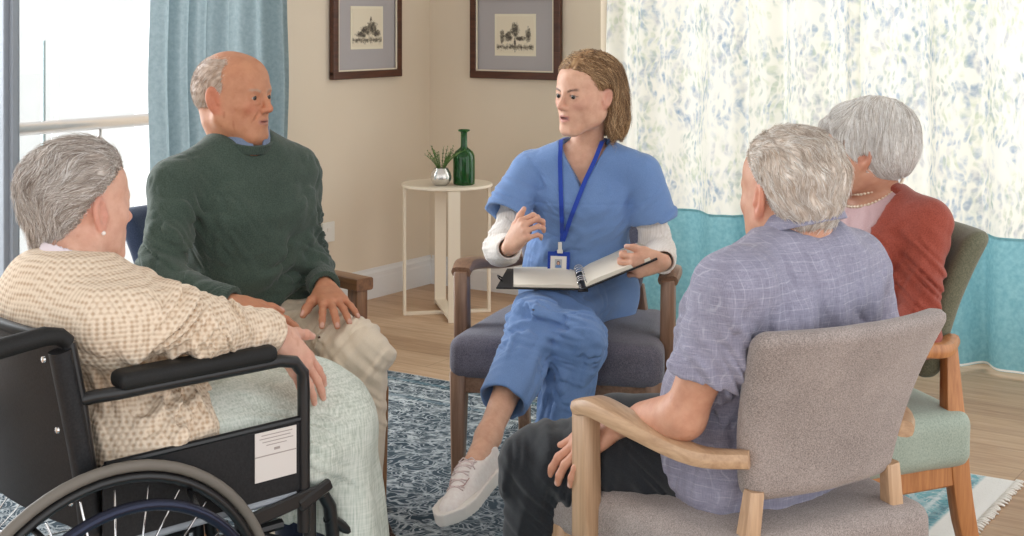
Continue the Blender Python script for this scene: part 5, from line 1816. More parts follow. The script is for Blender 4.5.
# ================================================================== the man in the green sweater
def old_man():
    r, fw = torso_frame((.70, -.71))
    hip = C(-.70, 3.80, .505); neck = C(-.712, 3.725, .985)
    org = np.array([*hip[:2], 0.])
    root = empty('person', org); tag(root, 'elderly balding man in a dark green sweater and beige trousers, hands resting on his thighs', 'person')
    hd = Head(PX(235, 96, 3.71), frame(DV(.9, -.43, -.02), roll=0), .99, 'm', 1, 0, 1.10)
    shR = neck + r * .190 - (0, 0, .090); shL = neck - r * .170 - (0, 0, .084)
    elR = PX(157, 283, 3.44); wrR = PX(232, 304, 3.36)
    elL = PX(305, 258, 3.90); wrL = PX(325, 287, 3.67)
    hL = hand(wrL, DV(.36, -.86, -.22), DV(.05, -.25, 1), +1, ((.10, .28, .15), (.08, .25, .15), (.10, .25, .15), (.12, .25, .15)), .22, (.75, .15), 1.02, 1.05)
    hR = hand(wrR, DV(.80, -.10, -.35), DV(-.0, -.55, .8), -1, (.25, .25, .25, .25), .14, (.5, .2), 1.02, 1.05)
    hpL = hip - r * .095; hpR = hip + r * .095
    knL = C(-.380, 3.54, .470); anL = C(-.385, 3.56, .10); knR = C(-.56, 3.37, .470); anR = C(-.52, 3.38, .10)
    cols = dict(red=(.62, .20, .12), lip=(.46, .20, .16), brow=(.42, .33, .26), browk=.6, spots=.5, flush=1.3)
    make_body(root, org, hd, neck, hip, r, [(shR, elR, wrR), (shL, elL, wrL)], [(hpL, knL, anL, anL + DV(.5, -.8, -.3) * .09), (hpR, knR, anR, anR + DV(.5, -.8, -.3) * .09)],
              [hR, hL], SKIN_T, cols, 1.1, 1.1, neck_r=(.064, .068), female=False, belly=.03)
    eyes(hd, root, M, (.0, 1, 0), org)
    # sweater
    tr_ = trunk(hip, neck, r, 1.14, 1.12, .035, .01, .016, -.08)
    sl = su(.03, rc(shR, elR, .066, .058), rc(elR, along(elR, wrR, .92), .056, .041)); sl2 = su(.03, rc(shL, elL, .066, .056), rc(elL, along(elL, wrL, .88), .054, .042))
    yk = su(.02, rc(neck + r * .055 - (0, 0, .022), shR, .060, .062), rc(neck - r * .055 - (0, 0, .022), shL, .060, .062))
    fl = [limbfold(shR, elR, .85, .28, .045, .006, 2, .9), limbfold(elR, wrR, .15, .3, .042, .005, 5, .9), limbfold(elR, wrR, .75, .25, .03, .003, 1), limbfold(shL, elL, .8, .3, .045, .006, 7, .9), limbfold(elL, wrL, .3, .35, .035, .005, 3),
          pull(shR + fw * .09 - (0, 0, .08), neck - shR - (0, 0, .35), .15, .05, .005, 3), pull(shL + fw * .09 - (0, 0, .08), neck - shL - (0, 0, .3), .14, .05, .005, 9),
          pull(along(hip, neck, .35) + fw * .13, DV(.9, .2, .25), .16, .075, .007, 5), pull(along(hip, neck, .12) + fw * .12, DV(1, 0, 0), .16, .055, .007, 15), wob((4, 4, 3), .005, 2)]
    body = addd(su(.035, tr_, yk, sl, sl2), *fl)
    hemz = C(0, 0, 0)[2] + .512
    cR, cL = along(elR, wrR, .93), along(elL, wrL, .92)
    body = sub(.006, body, rc(neck + (0, 0, .0) + fw * .012, neck + (0, 0, .15) + fw * .03, .064, .074))
    body = sub(.004, body, prune(inter(.002, rc(cR, cR + (wrR - elR) * .5, .09), plane(cR, elR - wrR)), cR, .25), prune(inter(.002, rc(cL, cL + (wrL - elL) * .5, .09), plane(cL, elL - wrL)), cL, .25))
    lo, hi = bounds([hip, neck, shR, shL, elR, elL, wrR, wrL], .2)
    sw = sdf_obj('sweater', body, lo, hi, .004, M['green_knit'], root, org)
    # ribbed trims: collar, cuffs
    def ribbed(nm, c, ax, ra, th, hgt, flat=1.0, tilt=None):
        y = nrm(ax); fr = frame(y); cc = c.astype(f32); F_ = fr.astype(f32)
        def f(p):
            q = (p - cc) @ F_; rho = np.sqrt(q[:, 0] ** 2 + q[:, 2] ** 2); an = np.arctan2(q[:, 0], q[:, 2])
            a = np.maximum(np.abs(rho - ra) - th * (1 + .18 * np.sin(an * round(ra * 2 * PI / .006))), np.abs(q[:, 1]) - hgt)
            return a - .0
        sdf_obj(nm, f, c - ra - .03, c + ra + .03, .0025, M['green_knit'], sw, org)
    ribbed('collar_rib', neck + fw * .012 + (0, 0, .014), np.array([0, 0, 1.]) + fw * .34, .071, .006, .012)
    ribbed('cuff', along(elR, wrR, .90), wrR - elR, .034, .007, .022); ribbed('cuff', along(elL, wrL, .90), wrL - elL, .034, .007, .022)
    # shirt collar
    nc = neck + fw * .012
    def coll(p):
        q = p - nc.astype(f32); F_ = frame(np.array([0, 0, 1.]) + fw * .25, fw).astype(f32); x = q @ r.astype(f32); y = q @ fw.astype(f32); z = q[:, 2] + y * .42 + .008
        rho = np.sqrt((x / .96) ** 2 + y * y) - (.067 + (.062 - z) * .10)
        d = np.maximum(np.abs(rho) - .0032, np.abs(z - .050) - .020)
        gap = np.maximum(np.abs(x) - (.003 + (z + .01) * .22), -y)
        return -smin(-d, gap, .003)
    sdf_obj('shirt_collar', coll, nc - .13, nc + .13, .0025, M['denim_shirt'], root, org)
    # trousers
    fl = [limbfold(hpL, knL, .9, .3, .05, .006, 3, .9), limbfold(knL, anL, .1, .3, .05, .006, 2, .9), limbfold(hpL, knL, .15, .3, .045, .007, 8, 1.2), pull(along(knL, anL, .5), anL - knL, .18, .055, .006, 4), pull(along(knR, anR, .5), anR - knR, .18, .055, .006, 7), limbfold(hpR, knR, .6, .5, .06, .005, 5), wob((5, 5, 4), .004, 6)]
    pel = loft(hip - (0, 0, .09), hip + (0, 0, .13), r, [(-.1, .175, .14, .13, 0), (.5, .18, .155, .13, 0), (1, .17, .14, .12, 0)])
    t = addd(su(.03, pel, su(.02, rc(hpL, knL, .102, .078), rc(knL, anL, .074, .060)), su(.02, rc(hpR, knR, .102, .082), rc(knR, anR, .080, .068))), *fl)
    t = inter(.004, t, plane((0, 0, .075), (0, 0, -1)))
    lo, hi = bounds([hip, knL, knR, anL, anR], .15)
    sdf_obj('trousers', t, lo, hi, .004, M['chino'], root, org)
    for an in (anL, anR):
        h = an + DV(-.5, .8) * .055; h[2] = GZ; shoe_parts(root, org, h, h + DV(.55, -.8) * .27, np.array([0, 0, 1.]), (M['brown_shoe'], M['dark_sole'], M['brown_shoe'], M['brown_shoe']), name='shoe')
    # sparse short hair at the sides and back
    def thick(q):
        x, y, z = q[:, 0], q[:, 1], q[:, 2]; ax = np.abs(x)
        m = sst(.050, .030, y + .0 - .25 * (z < 0) * 0) * sst(-.075, -.055, z + .45 * np.clip(y, -.1, .1) * -1 * 0 - .0)
        m = m * sst(.012, -.006, y - .022 - .35 * (z - .03))         # temples recede
        top = sst(.118, .085, z) 
        m = m * (.45 + .55 * top)
        below = sst(-.085, -.060, z + .6 * (y + .05) * (y > -.05) * -1 * 0)
        side = 1 - sst(-.012, -.03, z) * sst(-.035, -.01, y)         # clear in front of and under the ear
        return (-.008 + .0085 * m * below * side + .0010).astype(f32)
    cap = hair_shell(hd, thick)
    capf = lambda p: cap(p) + .0006 * vnoise(p * 300, 2)
    def flow(q): return np.stack([.1 * np.sin(q[:, 1] * 60), -.6 - .0 * q[:, 0], -.8 + .9 * sst(.05, .1, q[:, 2])], 1)
    mat = hair_mat('thin_grey_hair', srgb(150, 122, 102), srgb(200, 178, 160), srgb(240, 232, 224), .5)
    hair_obj('hair', capf, hd.c - .17, hd.c + .17, mat, root, org, hd, [dict(n=5000, length=.018, dirf=flow, lift=(.0003, .0018), steps=4, r=.00032, clump=.5, seed=5, stray=.4)], .003)
    return hd


# ================================================================== the woman in the wheelchair
def wheel_woman():
    r, fw = torso_frame((.74, .67))
    hip = C(-.715, 2.545, .585); neck = C(-.772, 2.50, .885)
    org = np.array([*hip[:2], 0.])
    root = empty('person', org); tag(root, 'elderly grey-haired woman in a cream waffle-knit cardigan seated in the wheelchair, seen from behind', 'person')
    hd = Head(PX(81, 206, 2.56), frame(DV(.66, .75, -.03), roll=.0), .90, 'f', 1, 0)
    shR = C(-.685, 2.375, .808); shL = C(-.865, 2.63, .810)
    elR = C(-.545, 2.43, .790); wrR = PX(277, 332, 2.56)
    elL = C(-.660, 2.82, .725); wrL = C(-.500, 2.78, .680)
    hR = hand(wrR, DV(.42, .22, -.62), DV(.55, -.55, .55), -1, ((.20, .2, .1), (.18, .2, .1), (.2, .2, .1), (.22, .2, .1)), .10, (.85, .1), .95, .88)
    hL = hand(wrL, DV(.9, .0, -.45), DV(.2, -.5, .8), 1, (.3, .3, .3, .3), .12, (.6, .2), .93, .88)
    hpR = hip + r * .085; hpL = hip - r * .085
    knR = C(-.345, 2.70, .545); knL = C(-.445, 2.85, .545); anR = C(-.300, 2.735, .15); anL = C(-.405, 2.88, .15)
    cols = dict(red=(.66, .26, .20), lip=(.5, .22, .2), brow=(.5, .42, .36), browk=.5, spots=.4)
    make_body(root, org, hd, neck, hip, r, [(shR, elR, wrR), (shL, elL, wrL)], [(hpR, knR, anR, anR + DV(.7, .6, -.3) * .08), (hpL, knL, anL, anL + DV(.7, .6, -.3) * .08)],
              [hR, hL], SKIN_P, cols, .93, .95, neck_r=(.046, .054))
    eyes(hd, root, M, (0, 1, 0), org)
    for sd in (1,):
        e = hd.w(.083, .000, -.046); tag(MB().lathe([(0, -.0042), (.003, -.003), (.0042, 0), (.003, .003), (0, .0042)], 16, e).build('earring', plain('pearl', srgb(236, 228, 220), .2), root, 0, org), 'small pearl earring')
    # cardigan
    tk = trunk(hip, neck, r, 1.10, 1.05, .01, .02, .018, -.20, hipw=1.12)
    hump = ell(along(hip, neck, .76) - fw * .060, (.14, .080, .10), frame(fw))
    sl = su(.035, rc(shR, elR, .056, .052), rc(elR, wrR, .051, .035)); sl2 = su(.035, rc(shL, elL, .056, .050), rc(elL, wrL, .055, .036))
    yk = su(.02, rc(neck - (0, 0, .045), shR, .056, .056), rc(neck - (0, 0, .045), shL, .056, .056))
    lap = su(.03, rc(hpR, along(hpR, knR, .16), .122, .112), rc(hpL, along(hpL, knL, .2), .12, .110))
    fl = [limbfold(shR, elR, .9, .4, .042, .008, 2, .9), limbfold(elR, wrR, .15, .35, .034, .006, 5, .9), limbfold(elR, wrR, .8, .3, .026, .003, 1), limbfold(elL, wrL, .3, .35, .035, .005, 3),
          pull(shR - (0, 0, .1) + fw * .04, DV(.3, .2, -1), .14, .045, .007, 3), pull(hpR + fw * .05 + r * .08 + (0, 0, .06), fw + np.array([0, 0, .3]), .14, .06, .003, 9), wob((5, 5, 4), .006, 2)]
    body = addd(su(.035, tk, hump, yk, sl, sl2, lap), *fl)
    cR = along(elR, wrR, .96); cL = along(elL, wrL, .96)
    body = sub(.005, body, rc(neck + (0, 0, .03) + fw * .02, neck + (0, 0, .18) + fw * .05, .054, .085))
    body = sub(.004, body, prune(inter(.002, rc(cR, cR + (wrR - elR) * .6, .08), plane(cR, elR - wrR)), cR, .25), prune(inter(.002, rc(cL, cL + (wrL - elL) * .6, .08), plane(cL, elL - wrL)), cL, .25))
    body = inter(.006, body, plane((0, 0, .505), (0, 0, -1)))
    lo, hi = bounds([hip, neck, shR, shL, elR, elL, wrR, wrL, along(hpR, knR, .4)], .2)
    sdf_obj('cardigan', body, lo, hi, .004, M['waffle'], root, org)
    # pale blouse showing at the neck
    bl = sub(.003, su(.02, rc(neck - (0, 0, .02) - fw * .01, neck + (0, 0, .012) - fw * .006, .060, .055)), rc(neck + (0, 0, .0), neck + (0, 0, .2) + fw * .03, .050, .075))
    sdf_obj('blouse', bl, neck - .12, neck + .14, .003, plain('pale_lilac_cotton', srgb(222, 210, 216), .85), root, org)
    t = su(.02, rc(hpR, knR, .090, .066), rc(knR, anR, .064, .056), rc(hpL, knL, .09, .066), rc(knL, anL, .064, .056))
    t = inter(.004, addd(t, limbfold(hpR, knR, .5, .5, .05, .005, 3), wob((5, 5, 4), .004, 3)), plane((0, 0, .13), (0, 0, -1)))
    lo, hi = bounds([hpR, hpL, knL, knR, anL, anR], .13)
    sdf_obj('trousers', t, lo, hi, .004, M['navy_cloth'], root, org)
    for an in (anL, anR):
        h = an + DV(-.74, -.67) * .05; h[2] = .093; shoe_parts(root, org, h, h + DV(.74, .67) * .235, np.array([0, 0, 1.]), (M['navy_cloth'], M['dark_sole'], M['navy_cloth'], M['navy_cloth']), False)
    g = wrR - (wrR - elR) * .02
    fr = frame(wrR - elR)
    MB().tube([g + fr @ np.array([.031 * math.cos(a), 0, .031 * math.sin(a)]) for a in np.linspace(0, 2 * PI, 28, endpoint=False)], .0018, 8, closed=True).build('bracelet', plain('rose_bead', srgb(206, 158, 140), .3), root, 0, org)
    # soft swept-back grey hair
    def thick(q):
        x, y, z = q[:, 0], q[:, 1], q[:, 2]; ax = np.abs(x)
        fr = sst(.010, -.012, y - (.078 - 1.0 * np.clip(ax - .03, 0, 1) - .95 * np.clip(.07 - z, 0, .2)))
        nape = sst(-.115, -.085, z)
        ear = 1 - sst(.020, .008, np.sqrt(((y - .006) / 1.0) ** 2 + ((z + .016) / 1.35) ** 2)) * sst(.04, .06, ax)
        t = .010 + .012 * sst(.0, .1, z) + .003 * vnoise(q * 22, 3) - .004 * sst(.0, -.08, y)
        return (-.012 + (t + .012) * fr * nape * ear).astype(f32)
    def loc_(q):
        d = hd.cranium(q) - thick(q)
        nape = ell((0, -.070, -.048), (.050, .028, .048))
        return smin(d, nape(q), .02)
    capf = lambda p: (lambda q: (loc_(q) + .0022 * vnoise(np.stack([q[:, 0] * 90, q[:, 1] * 25, q[:, 2] * 45], 1), 6)) * hd.sc)(hd.loc(p))
    def flow(q):
        x, y, z = q[:, 0], q[:, 1], q[:, 2]
        return np.stack([.25 * np.sin(z * 50 + y * 40) + .15 * np.sign(x), -1.0 + .5 * sst(-.04, -.1, y), -.25 - 1.0 * sst(.04, -.06, z) + .35 * sst(.03, .09, z) * sst(0, .05, y)], 1)
    mat = hair_mat('soft_grey_hair', srgb(150, 134, 122), srgb(202, 190, 180), srgb(246, 242, 238), .5)
    hair_obj('hair', capf, hd.c - .19, hd.c + .19, mat, root, org, hd, [dict(n=7000, length=.055, dirf=flow, lift=(-.001, .006), steps=9, r=.0005, clump=.6, seed=8, stray=.25)], .003)
    # blanket over the knees: a thing of its own
    bo = np.array([*along(knR, knL, .5)[:2], .35])
    th = su(.06, rc(along(hpR, knR, .22), knR + (0, 0, .008), .100, .078), rc(along(hpL, knL, .22), knL + (0, 0, .012), .088, .078), rc(along(hpL, knR, .5), along(knL, knR, .5), .09, .09))
    fr_ = su(.06, rc(knR, along(knR, anR, .62), .078, .084), rc(knL, along(knL, anL, .62), .078, .084), rc(along(knL, knR, .5), along(knL, knR, .5) - (0, 0, .25), .09, .09))
    sidef = rc(along(hpR, knR, .34) + r * .045 - (0, 0, .01), along(hpR, knR, .8) + r * .050 - (0, 0, .04), .070, .07)
    b = su(.05, th, fr_, sidef)
    kc = along(knR, knL, .5).astype(f32)
    def foldv(p):
        q = p - kc; a = np.arctan2(q @ fw.astype(f32) + .08, q @ r.astype(f32))
        k = sst(.03, -.14, q[:, 2])
        return (.008 * k * np.sin(a * 9 + 3 * vnoise(p * 4, 2)) + .004 * vnoise(p * np.array([9, 9, 5], f32), 6)).astype(f32)
    b = addd(b, foldv, pull(along(hpR, knR, .7) + r * .09, fw + np.array([0, 0, -.6]), .14, .05, .006, 3))
    hemn = lambda p: (.335 + .03 * np.sin((p[:, 0] + p[:, 1]) * 9) - p[:, 2])
    b = inter(.005, b, hemn)
    inner = su(.05, rc(hpR, knR, .074, .064), rc(hpL, knL, .074, .064), rc(knR, anR, .058, .060), rc(knL, anL, .058, .060), rc(along(knL, knR, .5), along(anL, anR, .5), .06))
    b = sub(.004, b, inner)
    # ends behind the hands
    b = inter(.01, b, plane(along(hip, along(knL, knR, .5), .22), -nrm(along(knL, knR, .5) - hip) * np.array([1, 1, .2]) + np.array([0, 0, .0])))
    lo, hi = bounds([hpR, hpL, knR, knL, anR, anL], .16)
    t = NT('pale_green_throw'); v = t.coord()
    wv = t.noise(t.coord((260, 260, 18)), 1, 2, .6); wv2 = t.noise(t.coord((18, 18, 300)), 1, 2); n = t.noise(v, 6, 3)
    f = t.math('ADD', t.math('MULTIPLY', wv, .5), t.math('ADD', t.math('MULTIPLY', wv2, .25), t.math('MULTIPLY', n, .25)))
    t.base(t.ramp(f, [(.36, srgb(168, 176, 164)), (.5, srgb(200, 206, 196)), (.66, srgb(226, 228, 220))])); t.set(Roughness=.95); t.bump(wv, .5, .002); t.b.inputs['Specular IOR Level'].default_value = .1
    o = sdf_obj('blanket', b, lo, hi, .004, t.m, None, bo); o.location = tuple(bo)
    tag(o, 'pale green woven blanket draped over the knees of the woman in the wheelchair', 'blanket')


# ================================================================== the man in the grey check shirt
def front_man():
    r, fw = torso_frame((-.707, .707))
    hip = C(.455, 2.69, .505); neck = C(.515, 2.56, .928)
    org = np.array([*hip[:2], 0.])
    root = empty('person', org); tag(root, 'white-haired man in a grey-lilac check shirt and black jeans, seen from behind', 'person')
    hd = Head(PX(788, 194, 2.57), frame(DV(-.54, .84, -.04), roll=0), .93, 'm', 1, 0)
    shL = neck - r * .190 - (0, 0, .072); shR = neck + r * .180 - (0, 0, .085)
    elL = PX(684, 416, 2.47); wrL = PX(618, 424, 2.68)
    elR = C(.72, 2.82, .64); wrR = C(.50, 2.98, .60)
    hL = hand(wrL, DV(-.76, .10, -.46), DV(-.30, -.45, .80), +1, ((.25, .35, .2), (.25, .35, .2), (.28, .35, .2), (.3, .35, .2)), .16, (.45, .3), 1.0, 1.02)
    hR = hand(wrR, DV(-.9, .2, -.25), DV(0, .1, 1), -1, (.3, .3, .3, .3), .12, (.6, .2), 1.0, 1.0)
    hpL = hip - r * .095; hpR = hip + r * .095
    knL = C(.055, 2.82, .432); anL = C(.035, 2.84, .09); knR = C(.22, 3.02, .44); anR = C(.20, 3.05, .09)
    cols = dict(red=(.62, .22, .14), lip=(.46, .20, .16), brow=(.6, .55, .5), browk=.6, spots=.4, flush=1.3)
    make_body(root, org, hd, neck, hip, r, [(shR, elR, wrR), (shL, elL, wrL)], [(hpR, knR, anR, anR + DV(-.6, .7, -.3) * .09), (hpL, knL, anL, anL + DV(-.8, .5, -.3) * .09)],
              [hR, hL], SKIN_R, cols, 1.08, 1.05, neck_r=(.056, .062), female=False, res=.003)
    eyes(hd, root, M, (0, 1, 0), org)
    # shirt
    tk = trunk(hip, neck, r, 1.14, 1.12, .03, 0, .014, -.12, hipw=1.05)
    slL = PX(704, 378, 2.45); slR = along(shR, elR, .75)
    sl = rc(shL, slL, .070, .068); sl2 = rc(shR, slR, .068, .066)
    yk = su(.02, rc(neck + r * .05 - (0, 0, .035), shR, .060, .066), rc(neck - r * .05 - (0, 0, .035), shL, .060, .066))
    blade = su(.02, ell(shL + r * .07 - fw * .05 - (0, 0, .07), (.06, .05, .08)), ell(shR - r * .07 - fw * .05 - (0, 0, .07), (.06, .05, .08)))
    fl = [limbfold(shL, slL, .7, .5, .05, .006, 2, .9), limbfold(shR, slR, .8, .4, .05, .005, 4, .9), pull(shL + r * .05 - fw * .06 - (0, 0, .1), DV(.2, 0, -1), .15, .05, .007, 3), pull(along(hip, neck, .5) - fw * .1, DV(.9, .3, -.6), .18, .07, .006, 8),
          pull(along(hip, neck, .15) - fw * .08 - r * .12, DV(.4, .1, 1), .14, .045, .008, 6), pull(shR - r * .03 - fw * .06 - (0, 0, .1), DV(-.3, 0, -1), .13, .05, .005, 13), wob((5, 5, 3), .005, 2)]
    hem = loft(hip - (0, 0, .03), hip + (0, 0, .14), r, [(-.3, .185, .15, .145, 0), (.4, .180, .15, .14, 0), (1.0, .165, .14, .13, 0)])
    legL = inter(.006, sl, plane(slL, slL - shL)); legR = inter(.006, sl2, plane(slR, slR - shR))
    body = addd(su(.03, su(.03, tk, yk, blade, hem), legL, legR), *fl)
    body = sub(.005, body, rc(neck + (0, 0, .0), neck + (0, 0, .16), .058, .072), rc(along(shL, slL, .7), slL + (slL - shL) * .5, .050, .062), rc(along(shR, slR, .7), slR + (slR - shR) * .5, .050, .062))
    lo, hi = bounds([hip, neck, shR, shL, slR, slL], .2)
    sh = sdf_obj('shirt', body, lo, hi, .0035, plaid('grey_lilac_check_linen', srgb(126, 124, 142), srgb(160, 158, 176), srgb(196, 196, 210), math.atan2(r[1], r[0])), root, org)
    nc = neck - (0, 0, .004)
    def coll(p):
        q = p - nc.astype(f32); x = q @ r.astype(f32); y = q @ fw.astype(f32); z = q[:, 2] + y * .28
        rho = np.sqrt((x / .98) ** 2 + y * y)
        a = np.abs(rho - (.060 + (.060 - z) * .10)) - .0030                 # stand
        a = np.maximum(a, np.abs(z - .036) - .026)
        b = np.abs(rho - (.066 + (.062 - z) * .42)) - .0030                 # fall
        b = np.maximum(b, np.abs(z - .040) - .024)
        d = smin(a, b, .004)
        gap = np.maximum(np.abs(x) - (.010 + (z + .01) * .6), -y)
        return -smin(-d, gap, .003) + .0008 * vnoise(p * 40, 2)
    sdf_obj('collar', coll, nc - .14, nc + .14, .0025, sh.data.materials[0], sh, org)
    # yoke seam
    # jeans, belt
    fl = [limbfold(hpL, knL, .8, .4, .05, .005, 3, .9), limbfold(knL, anL, .1, .3, .045, .004, 2, .9), limbfold(hpL, knL, .15, .3, .045, .006, 8, 1.2), pull(along(knL, anL, .5), anL - knL, .18, .055, .003, 4), wob((5, 5, 4), .004, 6)]
    pel = loft(hip - (0, 0, .09), hip + (0, 0, .10), r, [(-.1, .17, .13, .14, 0), (.5, .175, .135, .14, 0), (1, .165, .13, .13, 0)])
    t = addd(su(.03, pel, su(.02, rc(hpL, knL, .094, .072), rc(knL, anL, .072, .064)), su(.02, rc(hpR, knR, .094, .072), rc(knR, anR, .072, .064))), *fl)
    t = inter(.004, t, plane((0, 0, .07), (0, 0, -1)))
    lo, hi = bounds([hip, knL, knR, anL, anR], .15)
    jn = sdf_obj('jeans', t, lo, hi, .004, M['black_jean'], root, org)
    F_ = frame((0, 0, 1), fw)
    pts = []
    for k in range(48):
        a = 2 * PI * k / 48; ca, sa = math.cos(a), math.sin(a)
        rr = ((abs(ca) / .176) ** 2.3 + (abs(sa) / (.142 if sa < 0 else .137)) ** 2.3) ** (-1 / 2.3)
        pts.append(hip + r * ca * rr + fw * sa * rr + np.array([0, 0, .065]))
    for an, dr in ((anL, (-.8, .5)), (anR, (-.6, .7))):
        h = an - DV(*dr) * .055; h[2] = GZ; shoe_parts(root, org, h, h + DV(*dr) * .275, np.array([0, 0, 1.]), (M['brown_shoe'], M['dark_sole'], M['brown_shoe'], M['brown_shoe']), False)
    # short thick white hair
    def thick(q):
        x, y, z = q[:, 0], q[:, 1], q[:, 2]; ax = np.abs(x)
        fr = sst(.012, -.010, y - (.080 - 1.0 * np.clip(ax - .03, 0, 1) - .75 * np.clip(.075 - z, 0, .2)))
        side = sst(-.100, -.080, z - .35 * (y + .08))
        ear = 1 - sst(.022, .010, np.sqrt(((y - .006) / 1.0) ** 2 + ((z + .018) / 1.5) ** 2)) * sst(.04, .06, ax)
        t = .006 + .010 * sst(.0, .08, z) + .003 * vnoise(q * 30, 3)
        return (-.012 + (t + .012) * fr * side * ear).astype(f32)
    def loc_(q): return smin(hd.cranium(q) - thick(q), ell((0, -.066, -.036), (.052, .026, .038))(q), .02)
    capf = lambda p: (lambda q: (loc_(q) + .0018 * vnoise(np.stack([q[:, 0] * 110, q[:, 1] * 60, q[:, 2] * 40], 1), 6)) * hd.sc)(hd.loc(p))
    def flow(q):
        x, y, z = q[:, 0], q[:, 1], q[:, 2]
        return np.stack([.3 * np.sin(z * 90 + y * 30) + 2.0 * x, -.5 - .8 * sst(.05, .1, z), -1.0 + .9 * sst(.05, .1, z)], 1)
    mat = hair_mat('white_hair', srgb(176, 156, 138), srgb(224, 212, 200), srgb(252, 250, 246), .5)
    hair_obj('hair', capf, hd.c - .18, hd.c + .18, mat, root, org, hd, [dict(n=9000, length=.030, dirf=flow, lift=(-.001, .0045), steps=6, r=.00045, clump=.7, seed=9, stray=.3)], .003)


# ================================================================== the woman in the rust cardigan
def red_woman():
    r, fw = torso_frame((-.88, -.475))
    hip = C(.75, 3.30, .505); neck = C(.848, 3.32, .915)
    org = np.array([*hip[:2], 0.])
    root = empty('person', org); tag(root, 'elderly woman with a white bob in a rust cardigan and pink top, turned in profile', 'person')
    hd = Head(PX(866, 150, 3.28), frame(DV(-.93, .36, -.03), roll=0), .90, 'f', 1, 0)
    shL = neck - r * .160 - (0, 0, .060); shR = neck + r * .160 - (0, 0, .060)
    elL = C(.885, 3.10, .62); wrL = C(.68, 3.04, .60); elR = C(.76, 3.50, .62); wrR = C(.60, 3.36, .62)
    hL = hand(wrL, DV(-.9, .3, -.25), DV(0, -.2, 1), 1, (.3,) * 4, .12, (.6, .2), .93, .88); hR = hand(wrR, DV(-.9, -.3, -.25), DV(0, 0, 1), -1, (.3,) * 4, .12, (.6, .2), .93, .88)
    hpL = hip - r * .085; hpR = hip + r * .085
    knL = C(.46, 3.02, .455); anL = C(.47, 3.02, .09); knR = C(.44, 3.22, .455); anR = C(.45, 3.23, .09)
    cols = dict(red=(.60, .24, .16), lip=(.5, .2, .18), brow=(.6, .55, .5), browk=.4, spots=.4)
    make_body(root, org, hd, neck, hip, r, [(shR, elR, wrR), (shL, elL, wrL)], [(hpR, knR, anR, anR + DV(-.9, -.2, -.3) * .08), (hpL, knL, anL, anL + DV(-.9, -.2, -.3) * .08)],
              [hR, hL], SKIN_R, cols, .95, .95, neck_r=(.044, .052))
    eyes(hd, root, M, (0, 1, 0), org)
    tk = trunk(hip, neck, r, .95, .97, .01, .02, .006, -.05)
    top = addd(su(.02, tk, rc(neck + r * .05 - (0, 0, .035), shR, .05, .05), rc(neck - r * .05 - (0, 0, .035), shL, .05, .05)), pull(along(hip, neck, .75) + fw * .1, DV(-.2, -.6, -1), .14, .035, .0035, 3), pull(along(hip, neck, .35) + fw * .1, DV(1, .2, .4), .14, .05, .005, 5))
    top = sub(.005, top, ell(neck + fw * .035 + (0, 0, .01), (.078, .075, .060), frame(fw)), rc(neck, neck + (0, 0, .15), .06, .08))
    lo, hi = bounds([hip, neck, shR, shL], .16)
    sdf_obj('top', top, lo, hi, .0035, M['pink'], root, org)
    n32 = neck.astype(f32); r32 = r.astype(f32); f_32 = fw.astype(f32)
    tk = trunk(hip, neck, r, .98, 1.0, .01, .02, .014, -.12, hipw=1.05)
    sl = su(.03, rc(shL, elL, .052, .048), rc(elL, wrL, .046, .034)); sl2 = su(.03, rc(shR, elR, .052, .048), rc(elR, wrR, .048, .034))
    yk = su(.02, rc(neck + r * .06 - (0, 0, .035), shR, .058, .058), rc(neck - r * .06 - (0, 0, .035), shL, .058, .058))
    cd = addd(su(.03, tk, yk, sl, sl2), limbfold(shL, elL, .55, .5, .05, .005, 2, .9), limbfold(elL, wrL, .2, .3, .04, .005, 5, .9), pull(shL + fw * .05 - (0, 0, .1), DV(-.2, .3, -1), .12, .05, .0035, 3), wob((5, 5, 4), .005, 2))
    def openf(p):
        q = p - n32; x = np.abs(q @ r32); z = q[:, 2]; y = q @ f_32
        w = .100 + .030 * sst(-.02, -.14, z)
        return np.maximum((x - w) * .9, -(y - .02))
    cd = sub(.006, cd, openf, rc(neck - (0, 0, .01), neck + (0, 0, .12), .062, .085), trunk(hip, neck, r, .95, .97, .01, .02, .002, -.3))
    lo, hi = bounds([hip, neck, shR, shL, elR, elL, wrR, wrL], .15)
    sdf_obj('cardigan', cd, lo, hi, .004, M['rust'], root, org)
    t = su(.03, loft(hip - (0, 0, .09), hip + (0, 0, .10), r, [(-.1, .165, .12, .12, 0), (.5, .165, .12, .12, 0), (1, .15, .11, .11, 0)]), rc(hpL, knL, .09, .066), rc(knL, anL, .064, .054), rc(hpR, knR, .09, .066), rc(knR, anR, .064, .054))
    t = inter(.004, addd(t, wob((5, 5, 4), .004, 6)), plane((0, 0, .08), (0, 0, -1)))
    lo, hi = bounds([hip, knL, knR, anL, anR], .13)
    sdf_obj('trousers', t, lo, hi, .005, M['navy_cloth'], root, org)
    for an in (anL, anR):
        h = an + DV(.95, .2) * .05; h[2] = GZ; shoe_parts(root, org, h, h + DV(-.95, -.2) * .24, np.array([0, 0, 1.]), (M['brown_shoe'], M['dark_sole'], M['brown_shoe'], M['brown_shoe']), False)
    # pearl strands round the neck
    pm = plain('cream_pearl', srgb(232, 214, 190), .18)
